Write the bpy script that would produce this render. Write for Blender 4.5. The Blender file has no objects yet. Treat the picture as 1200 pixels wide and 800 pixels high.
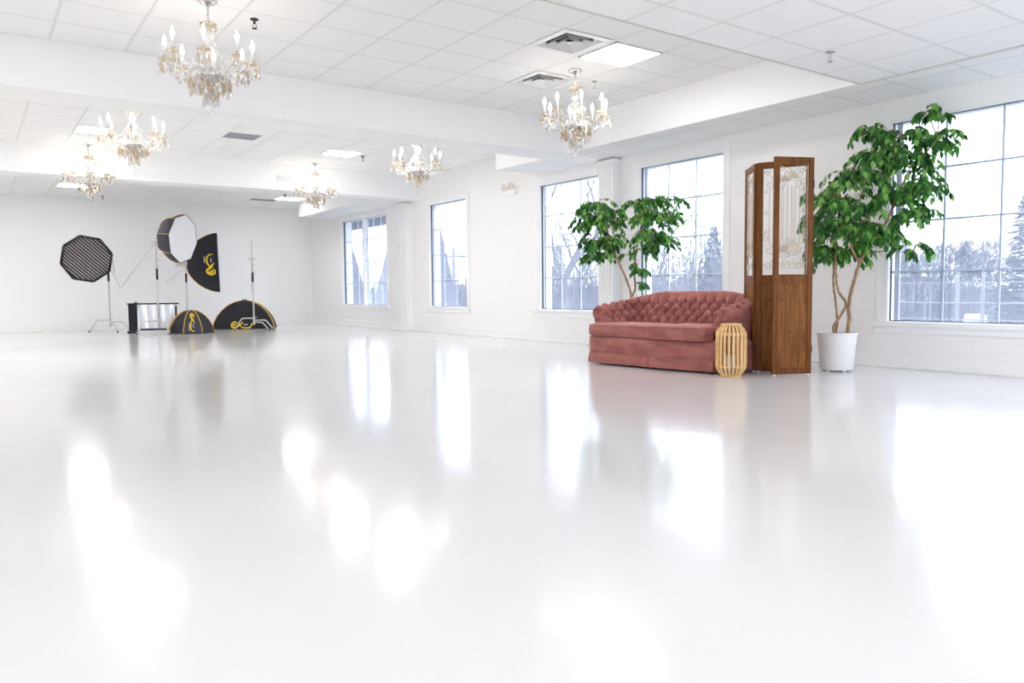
import bpy, bmesh, math, random
from mathutils import Vector, Matrix
random.seed(7)
PI = math.pi
sc = bpy.context.scene
COL = sc.collection

# ---------------------------------------------------------------- camera
CAM_H = 0.82
RX, RY, RZ = (0.81629897, -0.04464135, 0.57590202), (-0.57756205, -0.04782936, 0.81494443), (-0.0088352, -0.99785746, -0.06482621)
cd = bpy.data.cameras.new('camera'); cam = bpy.data.objects.new('camera', cd); COL.objects.link(cam)
cd.sensor_width = 36.0; cd.lens = 27.091; cd.clip_end = 600; cd.clip_start = 0.05
cam.matrix_world = Matrix(((RX[0], -RX[1], -RX[2], 0), (RY[0], -RY[1], -RY[2], 0), (RZ[0], -RZ[1], -RZ[2], CAM_H), (0, 0, 0, 1)))
sc.camera = cam

# ---------------------------------------------------------------- light and exposure
SKY = 1.55
PANEL = 9.0
BULB = 13.0
w = bpy.data.worlds.new('overcast_sky'); sc.world = w; w.use_nodes = True
nt = w.node_tree; bg = nt.nodes['Background']
tc = nt.nodes.new('ShaderNodeTexCoord'); sp = nt.nodes.new('ShaderNodeSeparateXYZ'); cr = nt.nodes.new('ShaderNodeValToRGB')
nt.links.new(tc.outputs['Generated'], sp.inputs[0]); nt.links.new(sp.outputs['Z'], cr.inputs[0]); nt.links.new(cr.outputs[0], bg.inputs[0])
cr.color_ramp.elements[0].color = (0.90, 0.93, 1, 1); cr.color_ramp.elements[1].color = (0.80, 0.88, 1, 1)
bg.inputs[1].default_value = SKY
vs = sc.view_settings
vs.view_transform = 'Standard'; vs.look = 'None'; vs.gamma = 1.0; vs.use_curve_mapping = False
vs.exposure = 1.7
sc.cycles.max_bounces = 14; sc.cycles.diffuse_bounces = 8; sc.cycles.glossy_bounces = 5
sc.cycles.transparent_max_bounces = 24; sc.cycles.transmission_bounces = 8
sc.cycles.caustics_reflective = False; sc.cycles.caustics_refractive = False
sc.cycles.sample_clamp_indirect = 6.0

# ---------------------------------------------------------------- helpers
def ray(px, py):
    c = (px - 600, py - 400, 903.045)
    return Vector((sum(a*b for a, b in zip(RX, c)), sum(a*b for a, b in zip(RY, c)), sum(a*b for a, b in zip(RZ, c))))
def far_point(px, dist, z):              # a place outdoors at a bearing and a distance
    r = ray(px, 340); h = math.hypot(r.x, r.y)
    return Vector((r.x/h*dist, r.y/h*dist, z))
def facing(x, y):                        # rotation about z that turns local -y towards the camera side of the room
    return math.atan2(-x, y)

class MB:
    def __init__(s): s.v = []; s.f = []; s.m = []; s.mi = 0
    def add(s, vs_, fs_):
        n = len(s.v); s.v += [tuple(p) for p in vs_]; s.f += [tuple(i+n for i in q) for q in fs_]; s.m += [s.mi]*len(fs_)
    def box(s, a, b, M=None):
        (x0, y0, z0), (x1, y1, z1) = a, b
        V = [Vector(p) for p in ((x0,y0,z0),(x1,y0,z0),(x1,y1,z0),(x0,y1,z0),(x0,y0,z1),(x1,y0,z1),(x1,y1,z1),(x0,y1,z1))]
        if M: V = [M @ p for p in V]
        s.add(V, [(0,3,2,1),(4,5,6,7),(0,1,5,4),(1,2,6,5),(2,3,7,6),(3,0,4,7)]); return s
    def tube(s, pts, r, n=8, cap=True, closed=False):
        P = [Vector(p) for p in pts]; N = len(P)
        R = list(r) if isinstance(r, (list, tuple)) else [r]*N
        T = []
        for i in range(N):
            if closed: t = P[(i+1) % N] - P[(i-1) % N]
            else: t = P[min(i+1, N-1)] - P[max(i-1, 0)]
            T.append(t.normalized() if t.length > 1e-9 else Vector((0,0,1)))
        u = T[0].orthogonal().normalized(); V = []
        for i in range(N):
            u = (u - T[i]*u.dot(T[i]))
            u = u.normalized() if u.length > 1e-6 else T[i].orthogonal().normalized()
            b = T[i].cross(u)
            for k in range(n):
                a = 2*PI*k/n; V.append(P[i] + (u*math.cos(a) + b*math.sin(a))*R[i])
        F = []
        for i in range(N if closed else N-1):
            j = (i+1) % N
            for k in range(n):
                l = (k+1) % n; F.append((i*n+k, i*n+l, j*n+l, j*n+k))
        if cap and not closed: F += [tuple(range(n-1, -1, -1)), tuple(range((N-1)*n, N*n))]
        s.add(V, F); return s
    def lathe(s, prof, n=24, M=None, cap=True):
        V = []; F = []
        for r, z in prof:
            for k in range(n):
                a = 2*PI*k/n; p = Vector((max(r, 1e-4)*math.cos(a), max(r, 1e-4)*math.sin(a), z)); V.append(M @ p if M else p)
        for i in range(len(prof)-1):
            for k in range(n):
                l = (k+1) % n; F.append((i*n+k, i*n+l, (i+1)*n+l, (i+1)*n+k))
        if cap: F += [tuple(range(n-1, -1, -1)), tuple(range((len(prof)-1)*n, len(prof)*n))]
        s.add(V, F); return s
    def prism(s, poly, z0, z1, M=None):
        n = len(poly); V = [Vector((x, y, z0)) for x, y in poly] + [Vector((x, y, z1)) for x, y in poly]
        if M: V = [M @ p for p in V]
        s.add(V, [tuple(range(n-1, -1, -1)), tuple(range(n, 2*n))] + [(i, (i+1) % n, n+(i+1) % n, n+i) for i in range(n)]); return s
    def grid(s, rows, close_u=False, close_v=False):
        nr, nc = len(rows), len(rows[0]); V = [p for r in rows for p in r]; F = []
        for i in range(nr if close_v else nr-1):
            for j in range(nc if close_u else nc-1):
                a, b = i*nc+j, i*nc+(j+1) % nc; c, d = ((i+1) % nr)*nc+(j+1) % nc, ((i+1) % nr)*nc+j
                F.append((a, b, c, d))
        s.add(V, F); return s
    def build(s, name, mats, parent=None, smooth=False, bevel=0, seg=2, angle=None):
        me = bpy.data.meshes.new(name); me.from_pydata(s.v, [], s.f)
        for m in (mats if isinstance(mats, (list, tuple)) else [mats]): me.materials.append(m)
        me.polygons.foreach_set('material_index', s.m)
        bm = bmesh.new(); bm.from_mesh(me)
        bmesh.ops.recalc_face_normals(bm, faces=bm.faces)
        if bevel:
            es = [e for e in bm.edges if len(e.link_faces) == 2 and e.calc_face_angle(0) > 0.5]
            bmesh.ops.bevel(bm, geom=es, offset=bevel, segments=seg, affect='EDGES', profile=0.5, clamp_overlap=True)
        bm.to_mesh(me); bm.free()
        if smooth:
            me.polygons.foreach_set('use_smooth', [True]*len(me.polygons))
            if angle: me.set_sharp_from_angle(angle=math.radians(angle))
        o = bpy.data.objects.new(name, me); COL.objects.link(o)
        if parent: o.parent = parent
        return o

def empty(name, loc, rotz=0.0):
    o = bpy.data.objects.new(name, None); COL.objects.link(o); o.location = loc; o.rotation_euler = (0, 0, rotz); o.empty_display_size = 0.1
    return o
def tag(o, label, cat, group=None, kind=None):
    o['label'] = label; o['category'] = cat
    if group: o['group'] = group
    if kind: o['kind'] = kind
    return o
def structure(o): o['kind'] = 'structure'; return o
KIDS = {}
def copy_tree(o, parent=None):
    c = o.copy(); COL.objects.link(c)
    if parent: c.parent = parent
    for ch in [k for k in o.children]: copy_tree(ch, c)
    return c
def instance(o, name, parent, loc=None, rot=None, scale=None):
    c = o.copy(); c.name = name; COL.objects.link(c); c.parent = parent
    if loc is not None: c.location = loc
    if rot is not None: c.rotation_euler = rot
    if scale is not None: c.scale = scale
    return c

# ---------------------------------------------------------------- materials
def mat(name, col, rough=0.5, metal=0.0, spec=0.5, sheen=0.0, coat=0.0, emit=None, estr=0.0):
    m = bpy.data.materials.new(name); m.use_nodes = True; b = m.node_tree.nodes['Principled BSDF']
    b.inputs['Base Color'].default_value = (*col, 1); b.inputs['Roughness'].default_value = rough; b.inputs['Metallic'].default_value = metal
    b.inputs['Specular IOR Level'].default_value = spec; b.inputs['Sheen Weight'].default_value = sheen; b.inputs['Coat Weight'].default_value = coat
    if emit: b.inputs['Emission Color'].default_value = (*emit, 1); b.inputs['Emission Strength'].default_value = estr
    return m
def P(m): return m.node_tree.nodes['Principled BSDF']
def noise_bump(m, scale=40, strength=0.1, dist=0.01, stretch=None, detail=3):
    t = m.node_tree; n = t.nodes.new('ShaderNodeTexNoise'); n.inputs['Scale'].default_value = scale; n.inputs['Detail'].default_value = detail
    c = t.nodes.new('ShaderNodeTexCoord'); b = t.nodes.new('ShaderNodeBump'); b.inputs['Strength'].default_value = strength; b.inputs['Distance'].default_value = dist
    if stretch:
        mp = t.nodes.new('ShaderNodeMapping'); mp.inputs['Scale'].default_value = stretch
        t.links.new(c.outputs['Object'], mp.inputs[0]); t.links.new(mp.outputs[0], n.inputs['Vector'])
    else: t.links.new(c.outputs['Object'], n.inputs['Vector'])
    t.links.new(n.outputs['Fac'], b.inputs['Height']); t.links.new(b.outputs[0], P(m).inputs['Normal'])
    return n
def noise_color(m, c0, c1, scale=8, stretch=None, detail=4, lo=0.35, hi=0.65):
    t = m.node_tree; n = t.nodes.new('ShaderNodeTexNoise'); n.inputs['Scale'].default_value = scale; n.inputs['Detail'].default_value = detail
    c = t.nodes.new('ShaderNodeTexCoord'); mp = t.nodes.new('ShaderNodeMapping'); mp.inputs['Scale'].default_value = stretch or (1, 1, 1)
    r = t.nodes.new('ShaderNodeValToRGB'); r.color_ramp.elements[0].position = lo; r.color_ramp.elements[1].position = hi
    r.color_ramp.elements[0].color = (*c0, 1); r.color_ramp.elements[1].color = (*c1, 1)
    t.links.new(c.outputs['Object'], mp.inputs[0]); t.links.new(mp.outputs[0], n.inputs['Vector']); t.links.new(n.outputs['Fac'], r.inputs[0])
    t.links.new(r.outputs[0], P(m).inputs['Base Color'])

def ceiling_mat(name, ox, oy, sx, sy):
    m = mat(name, (0.88, 0.88, 0.88), 0.9, spec=0.1); t = m.node_tree
    c = t.nodes.new('ShaderNodeTexCoord'); s = t.nodes.new('ShaderNodeSeparateXYZ'); t.links.new(c.outputs['Object'], s.inputs[0])
    ds = []
    for ax, o_, s_ in (('X', ox, sx), ('Y', oy, sy)):
        a = t.nodes.new('ShaderNodeMath'); a.operation = 'SUBTRACT'; t.links.new(s.outputs[ax], a.inputs[0]); a.inputs[1].default_value = o_ - s_/2
        p = t.nodes.new('ShaderNodeMath'); p.operation = 'PINGPONG'; t.links.new(a.outputs[0], p.inputs[0]); p.inputs[1].default_value = s_/2
        d = t.nodes.new('ShaderNodeMath'); d.operation = 'SUBTRACT'; d.inputs[0].default_value = s_/2; t.links.new(p.outputs[0], d.inputs[1]); ds.append(d)
    mn = t.nodes.new('ShaderNodeMath'); mn.operation = 'MINIMUM'; t.links.new(ds[0].outputs[0], mn.inputs[0]); t.links.new(ds[1].outputs[0], mn.inputs[1])
    r = t.nodes.new('ShaderNodeMapRange'); r.inputs['From Min'].default_value = 0.009; r.inputs['From Max'].default_value = 0.014
    t.links.new(mn.outputs[0], r.inputs['Value'])
    mx = t.nodes.new('ShaderNodeMix'); mx.data_type = 'RGBA'; mx.inputs['A'].default_value = (0.765, 0.765, 0.755, 1); mx.inputs['B'].default_value = (0.88, 0.88, 0.878, 1)  # T-bar lines greyed in the colour to stand in for their shadow
    t.links.new(r.outputs[0], mx.inputs['Factor']); t.links.new(mx.outputs['Result'], P(m).inputs['Base Color'])
    b = t.nodes.new('ShaderNodeBump'); b.inputs['Strength'].default_value = 0.5; b.inputs['Distance'].default_value = 0.01; b.invert = True
    t.links.new(r.outputs[0], b.inputs['Height']); t.links.new(b.outputs[0], P(m).inputs['Normal'])
    return m
M_paint = mat('white_paint', (0.90, 0.90, 0.90), 0.6, spec=0.3)
M_trim = mat('white_trim_paint', (0.90, 0.90, 0.90), 0.4)
# painted brick
M_brick = mat('white_painted_brick', (0.88, 0.875, 0.87), 0.55, spec=0.3); t = M_brick.node_tree
c = t.nodes.new('ShaderNodeTexCoord'); s_ = t.nodes.new('ShaderNodeSeparateXYZ'); cb = t.nodes.new('ShaderNodeCombineXYZ'); br = t.nodes.new('ShaderNodeTexBrick')
t.links.new(c.outputs['Object'], s_.inputs[0]); t.links.new(s_.outputs['Y'], cb.inputs[0]); t.links.new(s_.outputs['Z'], cb.inputs[1]); t.links.new(cb.outputs[0], br.inputs['Vector'])
br.inputs['Scale'].default_value = 1.0; br.inputs['Brick Width'].default_value = 0.30; br.inputs['Row Height'].default_value = 0.10; br.inputs['Mortar Size'].default_value = 0.006
br.inputs['Mortar Smooth'].default_value = 0.4
br.inputs['Color1'].default_value = (0.89, 0.885, 0.88, 1); br.inputs['Color2'].default_value = (0.885, 0.88, 0.875, 1); br.inputs['Mortar'].default_value = (0.865, 0.86, 0.855, 1)
t.links.new(br.outputs['Color'], P(M_brick).inputs['Base Color'])
b_ = t.nodes.new('ShaderNodeBump'); b_.inputs['Strength'].default_value = 0.2; b_.inputs['Distance'].default_value = 0.004; b_.invert = True
t.links.new(br.outputs['Fac'], b_.inputs['Height']); t.links.new(b_.outputs[0], P(M_brick).inputs['Normal'])
# glossy poured floor
M_floor = mat('glossy_white_epoxy', (0.70, 0.686, 0.678), 0.13, spec=0.5); t = M_floor.node_tree
noise_color(M_floor, (0.69, 0.675, 0.667), (0.715, 0.702, 0.695), 0.5)
n1 = noise_bump(M_floor, 1.7, 0.11, 0.02, detail=9)
P(M_floor).inputs['Specular IOR Level'].default_value = 0.40
n2 = t.nodes.new('ShaderNodeTexNoise'); n2.inputs['Scale'].default_value = 2.2; n2.inputs['Detail'].default_value = 5
r2 = t.nodes.new('ShaderNodeMapRange'); r2.inputs['To Min'].default_value = 0.07; r2.inputs['To Max'].default_value = 0.21; t.links.new(n2.outputs['Fac'], r2.inputs['Value']); t.links.new(r2.outputs[0], P(M_floor).inputs['Roughness'])
M_dark = mat('dark_window_gasket', (0.02, 0.022, 0.03), 0.5)
M_alu = mat('grey_window_metal', (0.72, 0.75, 0.78), 0.45)
# glass with a translucent film that paints in a pale haze
M_glass = bpy.data.materials.new('hazed_window_glass'); M_glass.use_nodes = True; t = M_glass.node_tree; t.nodes.remove(P(M_glass))
tr = t.nodes.new('ShaderNodeBsdfTransparent'); tr.inputs[0].default_value = (0.93, 0.96, 1, 1)
tl = t.nodes.new('ShaderNodeBsdfTranslucent'); tl.inputs[0].default_value = (0.74, 0.80, 1, 1)
gl = t.nodes.new('ShaderNodeBsdfGlossy'); gl.inputs['Roughness'].default_value = 0.02
m1 = t.nodes.new('ShaderNodeMixShader'); m1.inputs[0].default_value = 0.11; m2 = t.nodes.new('ShaderNodeMixShader'); m2.inputs[0].default_value = 0.06
t.links.new(tr.outputs[0], m1.inputs[1]); t.links.new(tl.outputs[0], m1.inputs[2]); t.links.new(m1.outputs[0], m2.inputs[1]); t.links.new(gl.outputs[0], m2.inputs[2])
t.links.new(m2.outputs[0], t.nodes['Material Output'].inputs[0])
M_panel = mat('lit_light_diffuser', (0.9, 0.9, 0.9), 0.5, emit=(1.0, 0.985, 0.965), estr=PANEL)
M_bulb = mat('lit_flame_bulb', (1, 1, 1), 0.3, emit=(1, 0.93, 0.82), estr=BULB)
M_chrome = mat('polished_chrome', (0.62, 0.62, 0.64), 0.12, metal=1)
M_steel = mat('pale_steel_tube', (0.66, 0.64, 0.60), 0.35, metal=0.55)
def crystal(name, tint, wt):
    m = bpy.data.materials.new(name); m.use_nodes = True; t = m.node_tree; t.nodes.remove(P(m))
    a = t.nodes.new('ShaderNodeBsdfTransparent'); a.inputs[0].default_value = (*tint, 1)
    g = t.nodes.new('ShaderNodeBsdfGlossy'); g.inputs['Roughness'].default_value = 0.06
    d = t.nodes.new('ShaderNodeBsdfTranslucent'); d.inputs[0].default_value = (*tint, 1)
    x = t.nodes.new('ShaderNodeMixShader'); x.inputs[0].default_value = 0.42; y = t.nodes.new('ShaderNodeMixShader'); y.inputs[0].default_value = wt
    t.links.new(a.outputs[0], x.inputs[1]); t.links.new(g.outputs[0], x.inputs[2]); t.links.new(x.outputs[0], y.inputs[1]); t.links.new(d.outputs[0], y.inputs[2])
    t.links.new(y.outputs[0], t.nodes['Material Output'].inputs[0]); return m
M_crystal = crystal('clear_crystal', (0.98, 0.975, 0.97), 0.40)
M_amber = crystal('champagne_crystal', (0.92, 0.83, 0.68), 0.22)
M_candle = mat('white_candle_sleeve', (0.75, 0.76, 0.80), 0.4)
M_velvet = mat('dusty_rose_velvet', (0.36, 0.115, 0.105), 0.75, spec=0.2, sheen=0.7)
P(M_velvet).inputs['Sheen Tint'].default_value = (1.0, 0.62, 0.58, 1); P(M_velvet).inputs['Sheen Roughness'].default_value = 0.4
noise_color(M_velvet, (0.285, 0.095, 0.082), (0.40, 0.15, 0.13), 5, (1, 1, 2.5))
M_button = mat('velvet_button', (0.16, 0.045, 0.045), 0.8)
M_under = mat('dark_base_cloth', (0.03, 0.02, 0.02), 0.9)  # near-black material for the base frame and feet
M_wood = mat('stained_pine', (0.2, 0.08, 0.03), 0.5, spec=0.2); noise_color(M_wood, (0.105, 0.034, 0.006), (0.29, 0.112, 0.025), 6, (14, 14, 0.7), 6, 0.3, 0.7); noise_bump(M_wood, 40, 0.1, 0.003, (8, 8, 0.6))
M_woodd = mat('stained_pine_frame', (0.16, 0.06, 0.02), 0.5, spec=0.2); noise_color(M_woodd, (0.095, 0.030, 0.005), (0.22, 0.076, 0.016), 6, (9, 9, 0.7), 6, 0.3, 0.7)
M_knot = mat('pine_knot', (0.045, 0.018, 0.008), 0.5)
M_wire = mat('cream_scroll_wire', (0.56, 0.48, 0.38), 0.5)
M_bamboo = mat('pale_bamboo', (0.80, 0.54, 0.24), 0.5); noise_color(M_bamboo, (0.70, 0.43, 0.17), (0.86, 0.62, 0.30), 5, (6, 6, 1))
M_pot = mat('white_plastic_pot', (0.83, 0.82, 0.80), 0.35)
M_soil = mat('dark_potting_soil', (0.06, 0.04, 0.025), 0.95); noise_bump(M_soil, 60, 0.6, 0.02)
M_bark = mat('pale_ficus_bark', (0.36, 0.22, 0.12), 0.8); noise_color(M_bark, (0.24, 0.13, 0.07), (0.48, 0.32, 0.18), 14, (1, 1, 0.4)); noise_bump(M_bark, 50, 0.3, 0.006)
def leaf_mat(name, cols, trans=0.3):
    m = mat(name, cols[1], 0.38, spec=0.45); t = m.node_tree; g = t.nodes.new('ShaderNodeNewGeometry'); r = t.nodes.new('ShaderNodeValToRGB')
    r.color_ramp.elements[0].color = (*cols[0], 1); r.color_ramp.elements[1].color = (*cols[2], 1)
    e = r.color_ramp.elements.new(0.55); e.color = (*cols[1], 1)
    t.links.new(g.outputs['Random Per Island'], r.inputs[0]); t.links.new(r.outputs[0], P(m).inputs['Base Color'])
    tl = t.nodes.new('ShaderNodeBsdfTranslucent'); x = t.nodes.new('ShaderNodeMixShader'); x.inputs[0].default_value = trans
    t.links.new(r.outputs[0], tl.inputs[0]); t.links.new(P(m).outputs[0], x.inputs[1]); t.links.new(tl.outputs[0], x.inputs[2]); t.links.new(x.outputs[0], t.nodes['Material Output'].inputs[0])
    return m
M_leaf = leaf_mat('ficus_leaf', ((0.014, 0.075, 0.02), (0.05, 0.23, 0.035), (0.28, 0.58, 0.12)))
M_black = mat('black_nylon', (0.018, 0.018, 0.024), 0.6, spec=0.3); noise_bump(M_black, 9, 0.25, 0.03)
M_slate = mat('slate_nylon', (0.055, 0.055, 0.075), 0.6, spec=0.3)
M_yellow = mat('yellow_piping', (0.80, 0.46, 0.04), 0.5)
M_logo = mat('yellow_print', (0.90, 0.66, 0.03), 0.5)
M_logow = mat('white_print', (0.75, 0.76, 0.86), 0.5)
M_diff = mat('white_diffusion_cloth', (0.88, 0.88, 0.9), 0.8)
M_blackmetal = mat('black_painted_metal', (0.012, 0.012, 0.014), 0.4)
M_silver = mat('silver_reflective_sheet', (0.72, 0.73, 0.78), 0.28, metal=0.9); noise_bump(M_silver, 6, 0.35, 0.03, (1.2, 1.2, 0.25))
M_vent = mat('pale_vent_metal', (0.80, 0.80, 0.81), 0.4)
M_ventd = mat('dark_vent_gap', (0.010, 0.010, 0.012), 0.7)
M_grey = mat('grey_grille', (0.42, 0.42, 0.45), 0.5)
M_cream = mat('cream_plastic', (0.80, 0.72, 0.55), 0.5)
M_lens = mat('clear_lamp_lens', (0.85, 0.8, 0.7), 0.2)

# ================================================================ THE ROOM
XW, ZL, ZU, Z3 = 7.78, 2.73, 3.185, 3.075
XL, YF, YB = -3.2, -4.2, 20.52
B1, B1e, B2, B2e, TR, SX = 8.44, 8.96, 14.18, 14.68, 4.117, 6.92
structure(MB().box((XL-.2, YF-.2, -.2), (XW+.25, YB+.2, 0)).build('floor', M_floor))
# ceilings
C_low = ceiling_mat('low_ceiling_tiles', 6.33, 3.74, 0.605, 0.61)
C_strip = ceiling_mat('soffit_ceiling_tiles', 7.19, 3.91, 0.615, 0.61)
C_tray = ceiling_mat('raised_ceiling_tiles', 5.16, 5.53, 0.632, 0.58)
C_sec3 = ceiling_mat('far_ceiling_tiles', 0.88, 18.4, 0.68, 0.6)
structure(MB().box((XL, YF, ZL), (SX, TR, ZL+.6)).build('ceiling', C_low))
structure(MB().box((SX, YF, ZL), (XW, B1, ZL+.6)).box((SX, B1e, ZL), (XW, 10.17, ZL+.6)).box((SX, B2e, ZL), (XW, 19.0, ZL+.6)).build('ceiling', C_strip))
structure(MB().box((SX-.012, TR, ZL-.001), (SX, B1, ZU)).box((SX-.012, B1e, ZL-.001), (SX, 10.18, ZU)).box((SX-.012, 10.17, ZL-.001), (XW, 10.185, ZU)).box((SX-.012, B2e, ZL-.001), (SX, 19.01, Z3)).box((SX-.012, 19.0, ZL-.001), (XW, 19.012, Z3)).build('trim_1', M_paint))
VENTS = [(4.81, 5.81), (5.41, 7.01)]; VH = .235
mb = MB(); cx_ = sorted([XL, SX]+[x+d for x, y in VENTS for d in (-VH, VH)]); cy_ = sorted([TR, B1]+[y+d for x, y in VENTS for d in (-VH, VH)])
for i in range(len(cx_)-1):
    for j in range(len(cy_)-1):
        mx_, my_ = (cx_[i]+cx_[i+1])/2, (cy_[j]+cy_[j+1])/2
        if not any(abs(mx_-x) < VH and abs(my_-y) < VH for x, y in VENTS): mb.box((cx_[i], cy_[j], ZU), (cx_[i+1], cy_[j+1], ZU+.15))
structure(mb.build('ceiling', C_tray))
M_edge = mat('ceiling_edge_angle', (0.60, 0.58, 0.53), 0.6)
structure(MB().box((XL, TR-.012, ZL-.006), (SX+.012, TR+.006, ZL)).build('trim_9', M_edge))
structure(MB().box((XL, B1e, ZU), (XW, B2, ZU+.15)).build('ceiling', C_tray))
structure(MB().box((XL, B2e, Z3), (XW, YB, Z3+.25)).build('ceiling', C_sec3))
structure(MB().box((XL, B1, ZL-.004), (XW, B1e, ZU+.1)).build('trim_2', M_paint))
structure(MB().box((XL, B2, ZL-.004), (XW, B2e, ZU+.1)).build('trim_3', M_paint))
structure(MB().box((SX-.010, YF, ZL-.012), (SX+.010, TR-.012, ZL)).build('trim_4', M_edge))
# solid walls
structure(MB().box((XL-.2, YB, 0), (XW+.25, YB+.2, 3.4)).build('wall_back', M_paint))
structure(MB().box((XL-.2, YF, 0), (XL, YB, 3.4)).build('wall_left', M_paint))
# wall behind the camera, with three unseen glazed openings added to let in fill light
fo = [(-2.2, 0.2), (1.0, 3.4), (4.2, 6.6)]
mb = MB(); xs = [XL-.2] + [q for a in fo for q in a] + [XW+.25]
for i in range(0, len(xs), 2): mb.box((xs[i], YF-.2, 0), (xs[i+1], YF, 3.4))
for a, b in fo: mb.box((a, YF-.2, 0), (b, YF, .45)); mb.box((a, YF-.2, 2.45), (b, YF, 3.4))
structure(mb.build('wall_front', M_paint))
for i, (a, b) in enumerate(fo):
    f = structure(MB().box((a, YF-.12, .45), (a+.06, YF-.06, 2.45)).box((b-.06, YF-.12, .45), (b, YF-.06, 2.45)).box((a, YF-.12, .45), (b, YF-.06, .51)).box((a, YF-.12, 2.39), (b, YF-.06, 2.45)).build('window_%d' % (i+6), M_trim))
    MB().box((a+.05, YF-.095, .5), (b-.05, YF-.089, 2.4)).build('glass_pane', M_glass, f)
# the window wall
WIN = [(1.20, 4.28, .48, 2.50, 6, 4, 1), (6.41, 7.88, .515, 2.535, 3, 4, 1), (8.74, 10.19, .525, 2.553, 3, 4, 1), (12.48, 13.90, .535, 2.59, 3, 4, 1), (15.86, 18.35, .535, 2.595, 3, 4, 2)]
mb = MB(); y = YF - .2
for a, b, z0, z1, nc, nr, k in WIN:
    mb.box((XW, y, 0), (XW+.25, a, 3.4)); mb.box((XW, a, 0), (XW+.25, b, z0)); mb.box((XW, a, z1), (XW+.25, b, 3.4)); y = b
mb.box((XW, y, 0), (XW+.25, YB+.2, 3.4)); structure(mb.build('wall_right', M_brick))
GX = XW + 0.045
for wi, (a, b, z0, z1, nc, nr, k) in enumerate(WIN):
    c = .115; mb = MB()
    # casing: flat board with a raised outer band, stool and apron
    for d0, d1, pr in ((0, c, .009), (c-.035, c, .013)):
        mb.box((XW-pr, a-d1, z0-.02), (XW, a-d0, z1+d1)); mb.box((XW-pr, b+d0, z0-.02), (XW, b+d1, z1+d1)); mb.box((XW-pr, a-d0, z1+d0), (XW, b+d0, z1+d1))
    mb.box((XW-.055, a-c-.03, z0-.055), (XW+.02, b+c+.03, z0-.004)); mb.box((XW-.03, a-c, z0-.12), (XW, b+c, z0-.055))
    f = structure(mb.build('window_%d' % (wi+1), M_trim, bevel=.004, seg=1))
    q = MB()
    q.box((XW+.035, b-.013, z0), (XW+.066, b, z1)); q.box((XW+.030, a, z1-.013), (XW+.066, b, z1)); q.box((XW+.055, a, z0), (XW+.066, a+.012, z1)); q.box((XW+.055, a, z0), (XW+.066, b, z0+.008))
    q.build('gasket', M_dark, f)
    secs = [(a+.012, b-.013)] if k == 1 else [(a+.012, (a+b)/2-.045), ((a+b)/2+.045, b-.013)]
    if k == 2:
        MB().box((XW-.015, (a+b)/2-.045, z0), (XW+.075, (a+b)/2+.03, z1)).build('mullion', M_trim, f)
        MB().box((XW-.01, (a+b)/2+.03, z0), (XW+.07, (a+b)/2+.045, z1)).build('gasket', M_dark, f)
    for (s0, s1) in secs:
        MB().box((GX+.012, s0, z0+.006), (GX+.017, s1, z1-.013)).build('glass_pane', M_glass, f)
        g = MB(); hw = .010
        for i in range(1, nc): yy = s0 + (s1-s0)*i/nc; g.box((GX+.019, yy-hw, z0), (GX+.031, yy+hw, z1))
        for j in range(1, nr): zz = z0 + (z1-z0)*j/nr; g.box((GX+.0185, s0, zz-hw), (GX+.0305, s1, zz+hw))
        MB().box((GX+.018, s1-.080, z0), (GX+.034, s1-.028, z1)).build('sash_stile', M_trim, f)
        g.build('muntin_grid', M_trim if wi else M_alu, f)
    MB().box((XW-.005, b-.010, z0), (XW+.035, b+.002, z1)).box((XW-.005, a, z1-.010), (XW+.030, b, z1+.002)).build('reveal_liner', M_trim, f)
# baseboards
structure(MB().box((XW-.018, YF, 0), (XW, YB, .148)).box((XW-.03, YF, 0), (XW-.018, YB, .02)).build('baseboard_right', M_trim, bevel=.004, seg=1))
structure(MB().box((XL, YB-.02, 0), (XW-.018, YB, .15)).build('baseboard_back', M_trim))
structure(MB().box((XL, YF, 0), (XL+.02, YB-.02, .15)).build('baseboard_left', M_trim))
# pilasters under the two beams, fluted front faces
for i, (y0, y1) in enumerate(((8.25, 8.56), (14.655, 14.95))):
    mb = MB(); x0 = 7.63; mb.box((x0, y0, 0), (XW, y1, ZL-.004))
    for k in range(5):
        yc = y0 + (y1-y0)*(k+.5)/5; mb.box((x0-.012, yc-.020, .18), (x0, yc+.020, ZL-.12))
    mb.box((x0-.022, y0-.02, 0), (XW, y1+.02, .16)); mb.box((x0-.018, y0-.015, ZL-.10), (XW, y1+.015, ZL-.03))
    structure(mb.build('trim_%d' % (i+5), M_trim, bevel=.005, seg=2))
    structure(MB().box((x0-.012, y0-.01, ZL-.03), (XW, y1+.01, ZL-.022)).build('trim_%d' % (i+7), M_dark))

# ================================================================ CEILING FITTINGS
def light_panel(x0, x1, y0, y1, z, label):
    o = empty('ceiling_light', ((x0+x1)/2, (y0+y1)/2, z)); hx, hy = (x1-x0)/2, (y1-y0)/2
    tag(o, label, 'ceiling light', 'recessed ceiling lights')
    m = MB()
    for q in (((-hx, -hy), (hx, -hy+.018)), ((-hx, hy-.018), (hx, hy)), ((-hx, -hy), (-hx+.018, hy)), ((hx-.018, -hy), (hx, hy))): m.box((*q[0], -.012), (*q[1], 0))
    m.build('frame', M_vent, o); MB().box((-hx+.018, -hy+.018, -.006), (hx-.018, hy-.018, 0)).build('diffuser', M_panel, o)
    return o
light_panel(5.17, 5.79, 5.54, 6.11, ZU, 'square lit ceiling panel beside the louvred vent in the nearest raised ceiling bay')
light_panel(1.37, 1.97, 10.50, 11.03, ZU, 'lit ceiling panel just behind the near beam, above the second chandelier from the front left')
light_panel(1.37, 1.80, 12.35, 12.87, ZU, 'lit ceiling panel half hidden behind the middle left chandelier')
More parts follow.
